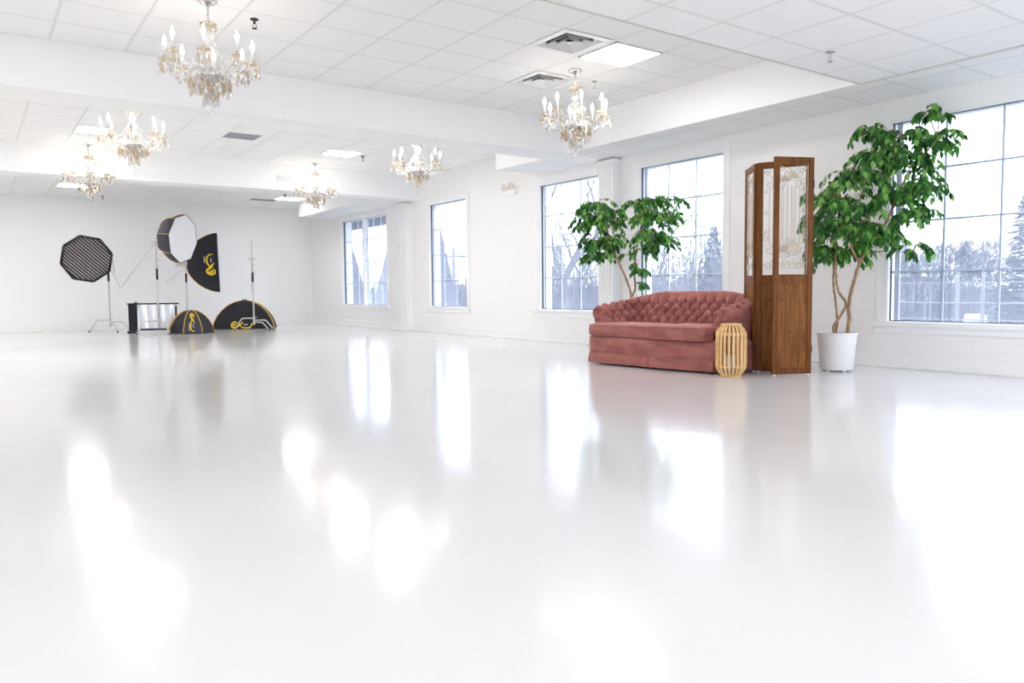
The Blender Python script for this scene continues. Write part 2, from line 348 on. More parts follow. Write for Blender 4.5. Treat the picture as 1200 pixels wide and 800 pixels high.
light_panel(5.04, 5.61, 10.40, 10.92, ZU, 'lit ceiling panel just behind the near beam, left of the middle right chandelier')
light_panel(5.02, 5.58, 12.22, 12.73, ZU, 'lit ceiling panel beside the small sprinkler in the middle bay, above the far right chandelier')
light_panel(1.62, 2.28, 17.95, 18.55, Z3, 'lit ceiling panel behind the far left chandelier over the photo lights')
light_panel(6.10, 6.72, 17.95, 18.45, Z3, 'lit ceiling panel behind the far right chandelier near the back wall')
HID = 'added ceiling fill panel %s'  # panels outside the view, added only to brighten the room
for x, y, z, wh in ((-1.2, 5.8, ZU, 'out of the photo to the left in the nearest raised bay'), (-1.2, 7.4, ZU, 'out of the photo to the left, close to the near beam'), (-1.2, 10.8, ZU, 'out of the photo to the left in the middle bay'), (-1.2, 12.6, ZU, 'out of the photo to the left, deeper in the middle bay'),
                    (-1.6, 16.0, Z3, 'out of the photo to the left in the far bay'), (-1.6, 18.4, Z3, 'out of the photo to the left by the back wall'),
                    (-1.0, 1.0, ZL, 'above the camera on its left'), (3.9, .2, ZL, 'above and to the right of the camera'), (5.9, -.6, ZL, 'above the camera beside the window wall'), (-1.0, -2.2, ZL, 'near the front wall on the left'), (1.6, -2.2, ZL, 'near the middle of the front wall'), (4.2, -2.2, ZL, 'near the front wall on the right')):
    light_panel(x-.3, x+.3, y-.3, y+.3, z, HID % wh)

def louvre(x, y, s, z, label):            # square diffuser with nested raised rings
    o = empty('ceiling_vent', (x, y, z)); tag(o, label, 'vent', 'square louvred air vents')
    def ring(m, r0, z0, r1, z1):
        a = [Vector((sx*r0, sy*r0, z0)) for sx, sy in ((-1,-1),(1,-1),(1,1),(-1,1))]; b = [Vector((sx*r1, sy*r1, z1)) for sx, sy in ((-1,-1),(1,-1),(1,1),(-1,1))]
        c = [p+Vector((0,0,.004)) for p in b]; d = [p+Vector((0,0,.004)) for p in a]
        m.grid([a, b, c, d], close_u=True, close_v=True)
    m = MB(); h = s/2
    ring(m, h+.065, -.010, h-.004, -.012); m.build('frame', M_vent, o)
    MB().box((-h, -h, .10), (h, h, .13)).box((-h-.004, -h, .002), (-h+.002, h, .13)).box((h-.002, -h, .002), (h+.004, h, .13)).box((-h, -h-.004, .002), (h, -h+.002, .13)).box((-h, h-.002, .002), (h, h+.004, .13)).build('duct_opening', M_ventd, o)
    for k, r in enumerate((1.0, .70, .40)):
        m = MB(); ring(m, h*r, -.012, h*(r-.14), .026); m.build('louvre_ring', M_vent, o)
    MB().box((-h*.13, -h*.13, -.008), (h*.13, h*.13, -.002)).build('center_plate', M_vent, o)
louvre(4.81, 5.81, .46, ZU, 'square louvred air vent touching the lit ceiling panel')
louvre(5.41, 7.01, .46, ZU, 'square louvred air vent beside the chandelier nearest the windows')
def flat_vent(x, y, sx, sy, z, m_, label, n=9):
    o = empty('ceiling_vent', (x, y, z)); tag(o, label, 'vent')
    m = MB(); m.box((-sx/2, -sy/2, -.004), (sx/2, sy/2, 0)); m.build('back_plate', m_, o)
    m = MB()
    for k in range(n): yy = -sy/2 + sy*(k+.5)/n; m.box((-sx/2+.01, yy-.008, -.012), (sx/2-.01, yy+.008, -.004))
    m.build('slats', M_grey, o)
    m = MB()
    for q in (((-sx/2-.015, -sy/2-.015), (sx/2+.015, -sy/2)), ((-sx/2-.015, sy/2), (sx/2+.015, sy/2+.015)), ((-sx/2-.015, -sy/2), (-sx/2, sy/2)), ((sx/2, -sy/2), (sx/2+.015, sy/2))): m.box((*q[0], -.010), (*q[1], 0))
    m.build('frame', M_vent, o)
flat_vent(3.49, 11.92, .48, .44, ZU, M_grey, 'flat grey return air grille in the middle ceiling bay')
flat_vent(5.95, 18.75, .6, .35, Z3, M_ventd, 'narrow dark ceiling vent near the back wall, left of the far right chandelier', 3)
def wall_grille(x0, x1, z0, z1, label):
    o = empty('wall_grille', ((x0+x1)/2, B2, (z0+z1)/2)); hx, hz = (x1-x0)/2, (z1-z0)/2
    tag(o, label, 'vent', 'grilles on the far beam')
    MB().box((-hx, -.004, -hz), (hx, 0, hz)).build('back_plate', M_ventd, o)
    m = MB()
    for k in range(5): zz = -hz + 2*hz*(k+.5)/5; m.box((-hx, -.014, zz-.007), (hx, -.004, zz+.007))
    for k in range(9): xx = -hx + 2*hx*(k+.5)/9; m.box((xx-.005, -.012, -hz), (xx+.005, -.004, hz))
    m.build('bars', M_vent, o)
    m = MB()
    for q in (((-hx-.012, -hz-.012), (hx+.012, -hz)), ((-hx-.012, hz), (hx+.012, hz+.012)), ((-hx-.012, -hz), (-hx, hz)), ((hx, -hz), (hx+.012, hz))): m.box((q[0][0], -.016, q[0][1]), (q[1][0], 0, q[1][1]))
    m.build('frame', M_vent, o)
wall_grille(1.77, 2.06, 2.87, 2.98, 'small grey grille on the far beam, behind the far left chandelier')
wall_grille(4.75, 5.05, 2.875, 2.985, 'small grey grille on the far beam, left of the far right chandelier')
def sprinkler(x, y, z, label, m_=None, n=16):
    o = empty('sprinkler', (x, y, z)); tag(o, label, 'sprinkler', 'ceiling sprinklers'); m_ = m_ or M_chrome
    MB().lathe([(.036, 0), (.038, -.004), (.030, -.010), (.014, -.014)], n).build('escutcheon', m_, o, True)
    m = MB().lathe([(.010, -.012), (.010, -.04), (.006, -.042)], 10)
    for sx in (-1, 1): m.tube([(sx*.008, 0, -.036), (sx*.018, 0, -.055), (sx*.006, 0, -.078)], .003, 6)
    m.build('body', m_, o, True)
    MB().lathe([(.004, -.074), (.022, -.080), (.022, -.083), (.003, -.084)], 12).build('deflector', m_, o, True)
sprinkler(2.14, 6.84, ZU, 'ceiling sprinkler beside the front left chandelier', M_blackmetal)
sprinkler(5.91, 6.71, ZU, 'ceiling sprinkler beside the chandelier nearest the windows')
sprinkler(5.79, 3.70, ZL, 'ceiling sprinkler in the nearest low ceiling above the folding screen')
sprinkler(5.74, 12.57, ZU, 'ceiling sprinkler in the middle bay beside a lit panel', M_blackmetal)
sprinkler(6.05, 17.5, Z3, 'ceiling sprinkler by the narrow dark vent near the back', M_blackmetal)
sprinkler(2.65, 19.9, Z3, 'ceiling sprinkler by the back wall beneath the far left chandelier', M_blackmetal)
def detector(x, y, z, label):
    o = empty('smoke_detector', (x, y, z)); tag(o, label, 'smoke detector', 'cream smoke detectors')
    MB().lathe([(.075, 0), (.075, -.015), (.060, -.035), (.03, -.042)], 20).build('body', M_trim, o, True, angle=40)
    MB().lathe([(.032, -.040), (.030, -.052), (.01, -.055)], 14).build('sensor_cap', M_cream, o, True)
detector(3.47, 12.81, ZU, 'round smoke detector behind the grey return grille')
detector(4.70, 17.9, Z3, 'round smoke detector in the far ceiling right of the wall grille')
detector(3.38, 19.8, Z3, 'round smoke detector by the back wall, left of the tilted white softbox')

# ================================================================ CHANDELIERS
def chandelier_proto():
    o = empty('chandelier', (0, 0, 0))
    MB().lathe([(.075, 0), (.078, -.008), (.06, -.022), (.03, -.034), (.012, -.045)], 24).build('canopy', M_chrome, o, True)
    m = MB()
    for k in range(7):
        z = -.05 - k*.0195; a = k % 2*PI/2
        m.tube([(math.cos(a)*.009*math.cos(q), math.sin(a)*.009*math.cos(q), z + .014*math.sin(q)) for q in [2*PI*j/8 for j in range(8)]], .0028, 5, closed=True)
    m.build('chain', M_chrome, o, True)
    # upper bowl, baluster column, central dish
    MB().lathe([(.008, -.205), (.030, -.200), (.062, -.180), (.066, -.184), (.034, -.208), (.014, -.222), (.02, -.232), (.008, -.24)], 20).build('top_bowl', M_amber, o, True)
    MB().lathe([(.010, -.235), (.020, -.25), (.036, -.275), (.040, -.30), (.026, -.325), (.014, -.335), (.050, -.345), (.052, -.35), (.016, -.36), (.022, -.38), (.040, -.42), (.046, -.46), (.040, -.50), (.022, -.53), (.03, -.545), (.018, -.56)], 20).build('center_column', M_crystal, o, True)
    MB().lathe([(.02, -.565), (.06, -.572), (.105, -.59), (.11, -.598), (.085, -.622), (.05, -.648), (.024, -.662), (.028, -.675), (.012, -.69)], 24).build('center_bowl', M_chrome, o, True)
    MB().lathe([(.012, -.685), (.03, -.695), (.026, -.715), (.008, -.735)], 16).build('finial', M_amber, o, True)
    # one drop: bead, wire and almond pendant
    d = MB(); d.lathe([(.001, 0), (.007, -.008), (.001, -.016)], 6); d.tube([(0, 0, -.014), (0, 0, -.03)], .0012, 4)
    d.lathe([(.001, -.026), (.008, -.036), (.016, -.062), (.012, -.078), (.001, -.090)], 6)
    drop = d.build('crystal_drop', M_amber, o)
    d = MB(); d.lathe([(.001, 0), (.006, -.007), (.001, -.014)], 6)
    for q in range(3): d.lathe([(.001, -.014-q*.014), (.0065, -.021-q*.014), (.001, -.028-q*.014)], 6)
    d.lathe([(.001, -.056), (.006, -.063), (.014, -.086), (.010, -.10), (.001, -.110)], 6)
    drop2 = d.build('crystal_drop', M_crystal, o)
    drop.location = (.105, 0, -.60); drop2.location = (-.055, 0, -.66)
    for k in range(1, 12):
        a = 2*PI*k/12; instance(drop if k % 3 else drop2, 'crystal_drop', o, (.105*math.cos(a), .105*math.sin(a), -.60), (0, 0, a), (1.25, 1.25, 1.6))
    for k in range(1, 8):
        a = 2*PI*k/8+PI; instance(drop2 if k % 2 else drop, 'crystal_drop', o, (.055*math.cos(a), .055*math.sin(a), -.675), (0, 0, a), (1.3, 1.3, 1.6))
    for k in range(16):
        a = 2*PI*k/16+.1; instance(drop if k % 3 else drop2, 'crystal_drop', o, (.155*math.cos(a), .155*math.sin(a), -.575), (0, 0, a), (1.3, 1.3, 1.75))
    MB().tube([(.155*math.cos(q), .155*math.sin(q), -.573) for q in [2*PI*j/32 for j in range(32)]], .004, 5, closed=True).build('drop_ring', M_crystal, o, True)
    for k in range(10):
        a = 2*PI*k/10+.2; instance(drop, 'crystal_drop', o, (.062*math.cos(a), .062*math.sin(a), -.184), (0, 0, a), (.6, .6, .6))
    MB().tube([(0, 0, -.73), (0, 0, -.885)], .0035, 6).lathe([(.002, -.875), (.016, -.888), (.024, -.905), (.016, -.925), (.002, -.935)], 12).build('bottom_ball', M_crystal, o, True)
    # arms
    def arm(i):
        a = 2*PI*(i+.35)/8; ca, sa = math.cos(a), math.sin(a)
        pts = []
        for k in range(17):
            t = k/16
            r = .05 + .285*t; z = -.575 + .03*math.sin(PI*min(1, t*2.2)) - .055*math.sin(PI*max(0, min(1, (t-.35)/.6))) + .085*max(0, t-.5)**1.4/(.5**1.4)
            pts.append((r*ca, r*sa, z))
        ar = MB().tube(pts, [.011-.003*k/16 for k in range(17)], 8).build('arm', M_crystal, o, True)
        x, y, z = pts[-1]
        T = Matrix.Translation((x, y, z))
        MB().lathe([(.006, -.012), (.02, -.004), (.05, .006), (.053, .010), (.048, .012), (.018, .006), (.014, .02), (.016, .034), (.004, .036)], 14, T).build('drip_pan', M_amber, ar, True)
        MB().lathe([(.0105, .03), (.0105, .115), (.004, .118)], 10, T).build('candle_sleeve', M_candle, ar, True)
        MB().lathe([(.006, .115), (.011, .122), (.0165, .140), (.0150, .158), (.008, .180), (.002, .198)], 10, T).build('bulb', M_bulb, ar, True)
        for k in range(6):
            b = 2*PI*k/6+a; instance(drop if k % 2 else drop2, 'crystal_drop', ar, (x+.048*math.cos(b), y+.048*math.sin(b), z+.004), (0, 0, b), (1.0, 1.0, 1.15))
        m = MB()                                                   # swag of beads from the column to the arm
        sw = []
        for k in range(9):
            t = k/8; r = .05+.235*t; zz = -.36 - .115*t - .10*math.sin(PI*t); m.lathe([(.001, zz-.007), (.0068, zz), (.001, zz+.007)], 6, Matrix.Translation((r*ca, r*sa, 0))); sw.append((r*ca, r*sa, zz))
        m.tube(sw, .0018, 4)
        m.build('bead_swag', M_crystal, ar)
    for i in range(8): arm(i)
    return o
ch = chandelier_proto()
CH = [(1.70, 6.63, ZU, .15, 'lit crystal chandelier hanging front left, the largest and nearest in the room'),
      (5.457, 6.50, ZU, .0, 'lit crystal chandelier hanging beside two louvred vents, nearest the windows and the pink sofa'),
      (1.70, 10.15, ZU, .3, 'lit crystal chandelier hanging left in the middle bay, in front of lit ceiling panels'),
      (5.50, 10.15, ZU, .1, 'lit crystal chandelier hanging right in the middle bay, just below the near beam'),
      (1.675, 13.89, ZU, .45, 'lit crystal chandelier hanging far left in front of the far beam'),
      (5.31, 13.70, ZU, .2, 'small-looking lit crystal chandelier hanging far right, in front of the back wall corner')]
for i, (x, y, z, a, lb) in enumerate(CH):
    o = ch if i == 0 else copy_tree(ch)
    o.location = (x, y, z); o.rotation_euler = (0, 0, a); tag(o, lb, 'chandelier', 'matching crystal chandeliers')

# ================================================================ SOFA
def sofa():
    ang = math.radians(-90+5.5)
    o = empty('sofa', (6.235, 5.78, 0)); o.rotation_euler = (0, 0, ang)
    tag(o, 'dusty pink velvet sofa with tufted back, rolled arms and pleated skirt', 'sofa')
    W, D = 1.86, .86; y0 = -D/2
    # plan outline of the base with rounded front corners and a slight bow
    def outline(off=0.0, n=10):
        pts = []; r = .16
        cs = [(-W/2+r, y0+r, PI, 1.5*PI), (W/2-r, y0+r, 1.5*PI, 2*PI), (W/2-.10, D/2-.10, 0, .5*PI), (-W/2+.10, D/2-.10, .5*PI, PI)]
        for i, (cx, cy, a0, a1) in enumerate(cs):
            rr = (r if i < 2 else .10)+off
            for k in range(n+1): a = a0+(a1-a0)*k/n; pts.append((cx+rr*math.cos(a), cy+rr*math.sin(a)))
        # resample
        P_ = [Vector(p) for p in pts]; out = []; P_.append(P_[0]); L = [0]
        for i in range(1, len(P_)): L.append(L[-1]+(P_[i]-P_[i-1]).length)
        N = 320; j = 0
        for i in range(N):
            s = L[-1]*i/N
            while L[j+1] < s: j += 1
            out.append(P_[j].lerp(P_[j+1], (s-L[j])/max(1e-9, L[j+1]-L[j])))
        return out, L[-1]
    o0, L0 = outline(0)
    def bow(p): return Vector((p.x, p.y - (.03*(1-(p.x/(W/2))**2) if p.y < y0+.16 else 0)))
    rows = []
    for z, off in ((.125, -.012), (.13, .004), (.16, .008), (.24, .010), (.295, .006), (.312, -.006), (.318, -.05)):
        q, _ = outline(off); rows.append([(bow(p).x, bow(p).y, z) for p in q])
    m = MB().grid(rows, close_u=True); m.f.append(tuple(range(6*320, 7*320))); m.m.append(0)
    m.build('front_rail', M_velvet, o, True)
    # skirt with kick pleats and a soft wave
    rows = []; pleats = []
    for i, p in enumerate(o0):
        pass
    for z, k in ((.128, 0), (.118, .3), (.07, .7), (.022, 1.0)):
        q, _ = outline(.006+.010*k); r_ = []
        for i, p in enumerate(q):
            p = bow(p); s = i/320*L0
            wv = .004*k*math.sin(s*17)+.003*k*math.sin(s*31+1)
            dv = min(abs(p.x-xx) + (0 if p.y < 0 else 9) for xx in (-W/2+.10, 0.02, W/2-.10))
            dv = min(dv, abs(p.y+.30)+(0 if abs(p.x) > W/2-.05 else 9), abs(p.y-.33)+(0 if abs(p.x) > W/2-.05 else 9))
            pl = -.050*k*math.exp(-(dv/.014)**2) + .014*k*math.exp(-((dv-.04)/.025)**2)
            c = Vector((p.x*.98, p.y*.98)); d = (p-Vector((0, 0))).normalized(); p2 = p+d*(wv+pl); r_.append((p2.x, p2.y, z))
        rows.append(r_)
    MB().grid(rows, close_u=True).build('skirt', M_velvet, o, True)
    q, _ = outline(.006); MB().tube([(bow(p).x, bow(p).y, .132) for p in q[::2]], .006, 6, closed=True).build('welt', M_velvet, o, True)
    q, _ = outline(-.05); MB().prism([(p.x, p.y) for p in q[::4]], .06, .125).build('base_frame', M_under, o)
    m = MB()
    for sx in (-1, 1):
        for sy in (-1, 1): m = MB().lathe([(.028, 0), (.022, .005), (.03, .07)], 10, Matrix.Translation((sx*(W/2-.14), sy*(D/2-.14), 0))); m.build('foot', M_under, o, True)
    # wrapping back and arms
    key = [(-.79, y0+.11), (-.80, y0+.30), (-.79, y0+.46)]
    path = []
    for k in range(12): path.append(Vector((-.775-.012*math.sin(k/11*PI), y0+.13+.36*k/11)))
    R = .27; cx, cy = -.775+R, y0+.49
    for k in range(1, 15): a = PI-(PI/2)*k/14; path.append(Vector((cx+R*math.cos(a), cy+R*math.sin(a)*.78)))
    yb = path[-1].y
    for k in range(1, 20): path.append(Vector((cx+(-2*cx)*k/40, yb+.012*math.sin(PI*k/40))))
    half = path[:]; path = half + [Vector((0, yb+.012))] + [Vector((-p.x, p.y)) for p in reversed(half)]
    L = [0]
    for i in range(1, len(path)): L.append(L[-1]+(path[i]-path[i-1]).length)
    TOT = L[-1]; N = 420; pts = []; j = 0
    for i in range(N+1):
        s = TOT*i/N
        while j < len(L)-2 and L[j+1] < s: j += 1
        pts.append(path[j].lerp(path[j+1], (s-L[j])/(L[j+1]-L[j])))
    def sm(t): t = max(0, min(1, t)); return t*t*(3-2*t)
    du, dv = .126, .076; v0 = .085; NR = 4
    def puff(u, v):
        ue = u/du
        if v < v0: h = abs(math.sin(PI*ue))**1.1; e = sm(v/.06)
        elif v > v0+dv*(NR-1): h = abs(math.sin(PI*(ue-(NR-1)/2)))**1.1; e = 1-.92*sm((v-(v0+dv*(NR-1)))/.115)
        else:
            k = (v-v0)/dv; h = (abs(math.sin(PI*(ue+k/2)))*abs(math.sin(PI*(ue-k/2))))**.55; e = 1
        return h*e
    cols = []; frames = []
    for i, p in enumerate(pts):
        s = TOT*i/N; tg = (pts[min(N, i+2)]-pts[max(0, i-2)]).normalized(); n = Vector((tg.y, -tg.x))      # inward (towards the seat)
        if n.dot(Vector((0, -.2))-p) < 0: n = -n
        e = min(s, TOT-s)
        top = .645 + .155*sm((e-.05)/.85) ; rr = .078 + .012*sm(e/.8)
        lean = .03 + .05*sm((e-.3)/.4)
        sec = []
        # inner face
        zt = top-rr*1.15; M1 = 26
        for k in range(M1): t = k/(M1-1); sec.append((.115*(1-t)+(.045+.0)*t - lean*t*.6 + .0, .40+(zt-.40)*t))
        ic, ir = sec[-1]; cxr = ic-rr-.0; czr = top-rr
        M2 = 26
        for k in range(1, M2+1): a = -.15+ (PI+.95)*k/M2; sec.append((cxr+rr*math.cos(a)*1.0, czr+rr*math.sin(a)))
        lx, lz = sec[-1]; 
        for k in range(1, 9): t = k/8; sec.append((lx+( -.055-lx)*t if False else lx + (-.035)*t*t*0 + (-.062-lx)*t*.9, lz+(.29-lz)*t))
        frames.append((p, n, sec, s)); cols.append(None)
    # arc length of the inner profile, then displace
    rows = []
    for (p, n, sec, s) in frames:
        row = []; v = 0; u = s-TOT/2
        endf = sm(min(s, TOT-s)/.05)
        for k, (a, z) in enumerate(sec):
            if k: v += math.hypot(a-sec[k-1][0], z-sec[k-1][1])
            pa, pz = sec[max(0, k-1)]; na, nz = sec[min(len(sec)-1, k+1)]
            ta, tz = na-pa, nz-pz; l = math.hypot(ta, tz) or 1; nn = (tz/l, -ta/l)
            if nn[0] < 0 and k < 26: nn = (-nn[0], -nn[1])
            h = (puff(u, v)-.5)*.062*(.35+.65*endf)
            if v > v0+dv*(NR-1): q_ = sm((v-(v0+dv*(NR-1)))/.115); h = h*(1-q_)+q_*(.004+.05*.08*(abs(math.sin(PI*(u/du-(NR-1)/2)))**.6))
            row.append(Vector((p.x+n.x*(a+nn[0]*h), p.y+n.y*(a+nn[0]*h), z+nn[1]*h)))
        rows.append(row)
    m = MB().grid(rows)
    nc = len(rows[0])
    for r0, rev in ((0, False), (N, True)):
        idx = [r0*nc+k for k in range(nc)]; m.f.append(tuple(idx if rev else idx[::-1])); m.m.append(0)
    m.build('tufted_back', M_velvet, o, True, angle=70)
    # buttons
    bt = None
    for k in range(NR):
        v = v0+dv*k; cnt = int(TOT/du)+2
        for q in range(-cnt, cnt):
            u = du*(k/2+q) ; u = u if k % 2 == 0 else u
            s = u+TOT/2
            if s < .12 or s > TOT-.12: continue
            i = min(N, max(0, round(s/TOT*N))); p, n, sec, _ = frames[i]; acc = 0
            for kk in range(1, len(sec)):
                dl = math.hypot(sec[kk][0]-sec[kk-1][0], sec[kk][1]-sec[kk-1][1])
                if acc+dl >= v: break
                acc += dl
            a, z = sec[kk]; loc = Vector((p.x+n.x*(a-.021), p.y+n.y*(a-.021), z)); rot = math.atan2(n.y, n.x)
            if bt is None:
                bt = MB().lathe([(.001, .007), (.010, .005), (.0135, 0), (.011, -.007)], 10, Matrix.Rotation(PI/2, 4, 'Y')).build('button', M_button, o, True)
                bt.location = loc; bt.rotation_euler = (0, 0, rot)
            else: instance(bt, 'button', o, loc, (0, 0, rot))
    # pleated scroll rosettes on the arm fronts
    for fi, sg in ((0, -1), (N, 1)):
        p, n, sec, s = frames[fi]; a0, z0_ = sec[26+12]; rr = .078; ca = sec[25][0]-rr; cz = .645-rr
        c = Vector((p.x+n.x*ca, p.y+n.y*ca, cz)); X_ = Vector((n.x, n.y, 0)); Y_ = Vector((0, 0, 1)); Zf = Vector((0, -1, 0)); rw = []
        for rad, hgt in ((1.02, -.01), (.98, .012), (.8, .024), (.55, .020), (.3, .008), (.12, .002), (.02, .006)):
            rw.append([c + X_*(rr*rad*math.cos(q)) + Y_*(rr*rad*math.sin(q)) + Zf*(hgt+.006*math.sin(q*14)*min(1, rad*1.3)*(1 if rad < .95 else 0)) for q in [2*PI*j/84 for j in range(84)]])
        MB().grid(rw, close_u=True).build('arm_scroll', M_velvet, o, True)
        # facing panel below the scroll
        mm = MB(); w0 = .085
        prof = [(.40, -.055, .115), (.46, -.040, .085), (.50, -.035, .06), (.54, -.06, .05)]
        rws = []
        for z, b0, b1 in prof: rws.append([Vector((p.x, p.y, z)) + X_*(b0+(b1-b0)*j/6) + Zf*(.012+.014*math.sin(PI*j/6)) for j in range(7)])
        mm.grid(rws); mm.build('arm_facing', M_velvet, o, True)
    # seat deck and two T cushions
    def cushion(poly, z0, z1, name):
        poly = [Vector(p) for p in poly]; cen = sum(poly, Vector((0, 0)))/len(poly)
        # densify
        dn = []
        for i in range(len(poly)):
            a, b = poly[i], poly[(i+1) % len(poly)]; k = max(2, int((b-a).length/.02))
            for q in range(k): dn.append(a.lerp(b, q/k))
        for _ in range(3): dn = [(dn[i-1]+dn[i]*2+dn[(i+1) % len(dn)])/4 for i in range(len(dn))]
        rws = []; zm = (z0+z1)/2; hh = (z1-z0)/2
        def ringat(sc_, z, wr=0):
            out = []
            for i, p in enumerate(dn):
                q = cen+(p-cen)*sc_; wrk = wr*(.6*math.sin(i*.9)+.6*math.sin(i*.37+1)); d = (p-cen).normalized()
                out.append(Vector((q.x+d.x*wrk, q.y+d.y*wrk, z)))
            return out
        for sc_, z, wr in ((.4, z0, 0), (.93, z0, 0), (.985, z0+.012, 0), (1.0, z0+.03, .003), (1.006, zm, .0045), (1.0, z1-.03, .003), (.985, z1-.010, 0), (.95, z1, 0), (.75, z1+.012, 0), (.45, z1+.018, 0), (.15, z1+.02, 0)): rws.append(ringat(sc_, z, wr))
        m = MB().grid(rws, close_u=True); nn = len(dn); m.f.append(tuple(range(10*nn, 11*nn))); m.m.append(0); m.f.append(tuple(range(nn))); m.m.append(0)
        c = m.build(name, M_velvet, o, True)
        for sc_, z in ((.990, z1-.008), (.990, z0+.010)): MB().tube(ringat(sc_, z), .0055, 6, closed=True).build('piping', M_velvet, c, True)
    f = y0-.035; bk = D/2-.26
    cushion([(-W/2+.035, f+.06), (-W/2+.035, y0+.115), (-.66, y0+.135), (-.64, bk-.06), (-.50, bk), (.0, bk), (.0, f), (-W/2+.16, f+.005)], .318, .445, 'seat_cushion')
    f -= .06
    cushion([(.012, f+.0), (.012, bk), (.50, bk), (.64, bk-.06), (.66, y0+.135), (.735, y0+.10), (.735, f+.03), (.68, f)], .318, .452, 'seat_cushion')
sofa()

# ================================================================ BAMBOO LANTERN
def lantern():
    o = empty('bamboo_lantern', (5.86, 4.72, 0)); tag(o, 'slatted pale bamboo lantern standing on the floor at the right end of the pink sofa', 'lantern')
    H_ = .50; R_ = .139
    def rad(t):
        e = .20
        if t < e: return R_*(.62+.38*math.sin(PI/2*t/e))
        if t > 1-e: return R_*(.62+.38*math.sin(PI/2*(1-t)/e))
        return R_
    n = 22
    for k in range(n):
        a = 2*PI*k/n; ca, sa = math.cos(a), math.sin(a); rows = []
        for j in range(25):
            t = j/24; r = rad(t); z = .012+(H_-.024)*t; hw = .0085*(.75+.25*min(1, min(t, 1-t)/.2)); th = .004
            rows.append([Vector(((r+d)*ca-s*sa, (r+d)*sa+s*ca, z)) for s, d in ((-hw, -th), (hw, -th), (hw, th), (-hw, th))])
        m = MB().grid(rows, close_u=True); m.f += [(0, 1, 2, 3), (96, 97, 98, 99)]; m.m += [0, 0]; m.build('slat', M_bamboo, o)
    for z, r in ((.008, R_*.64), (.10, R_*.93), (.40, R_*.93), (H_-.008, R_*.64)):
        MB().tube([(r*math.cos(q), r*math.sin(q), z) for q in [2*PI*j/36 for j in range(36)]], .008, 8, closed=True).build('ring', M_bamboo, o, True)
    MB().lathe([(.001, .02), (R_*.6, .02), (R_*.6, .028), (.001, .028)], 24).build('candle_plate', M_bamboo, o)
    MB().lathe([(.045, .028), (.045, .20), (.042, .20), (.042, .034)], 20).build('glass_cup', M_crystal, o, True)
lantern()

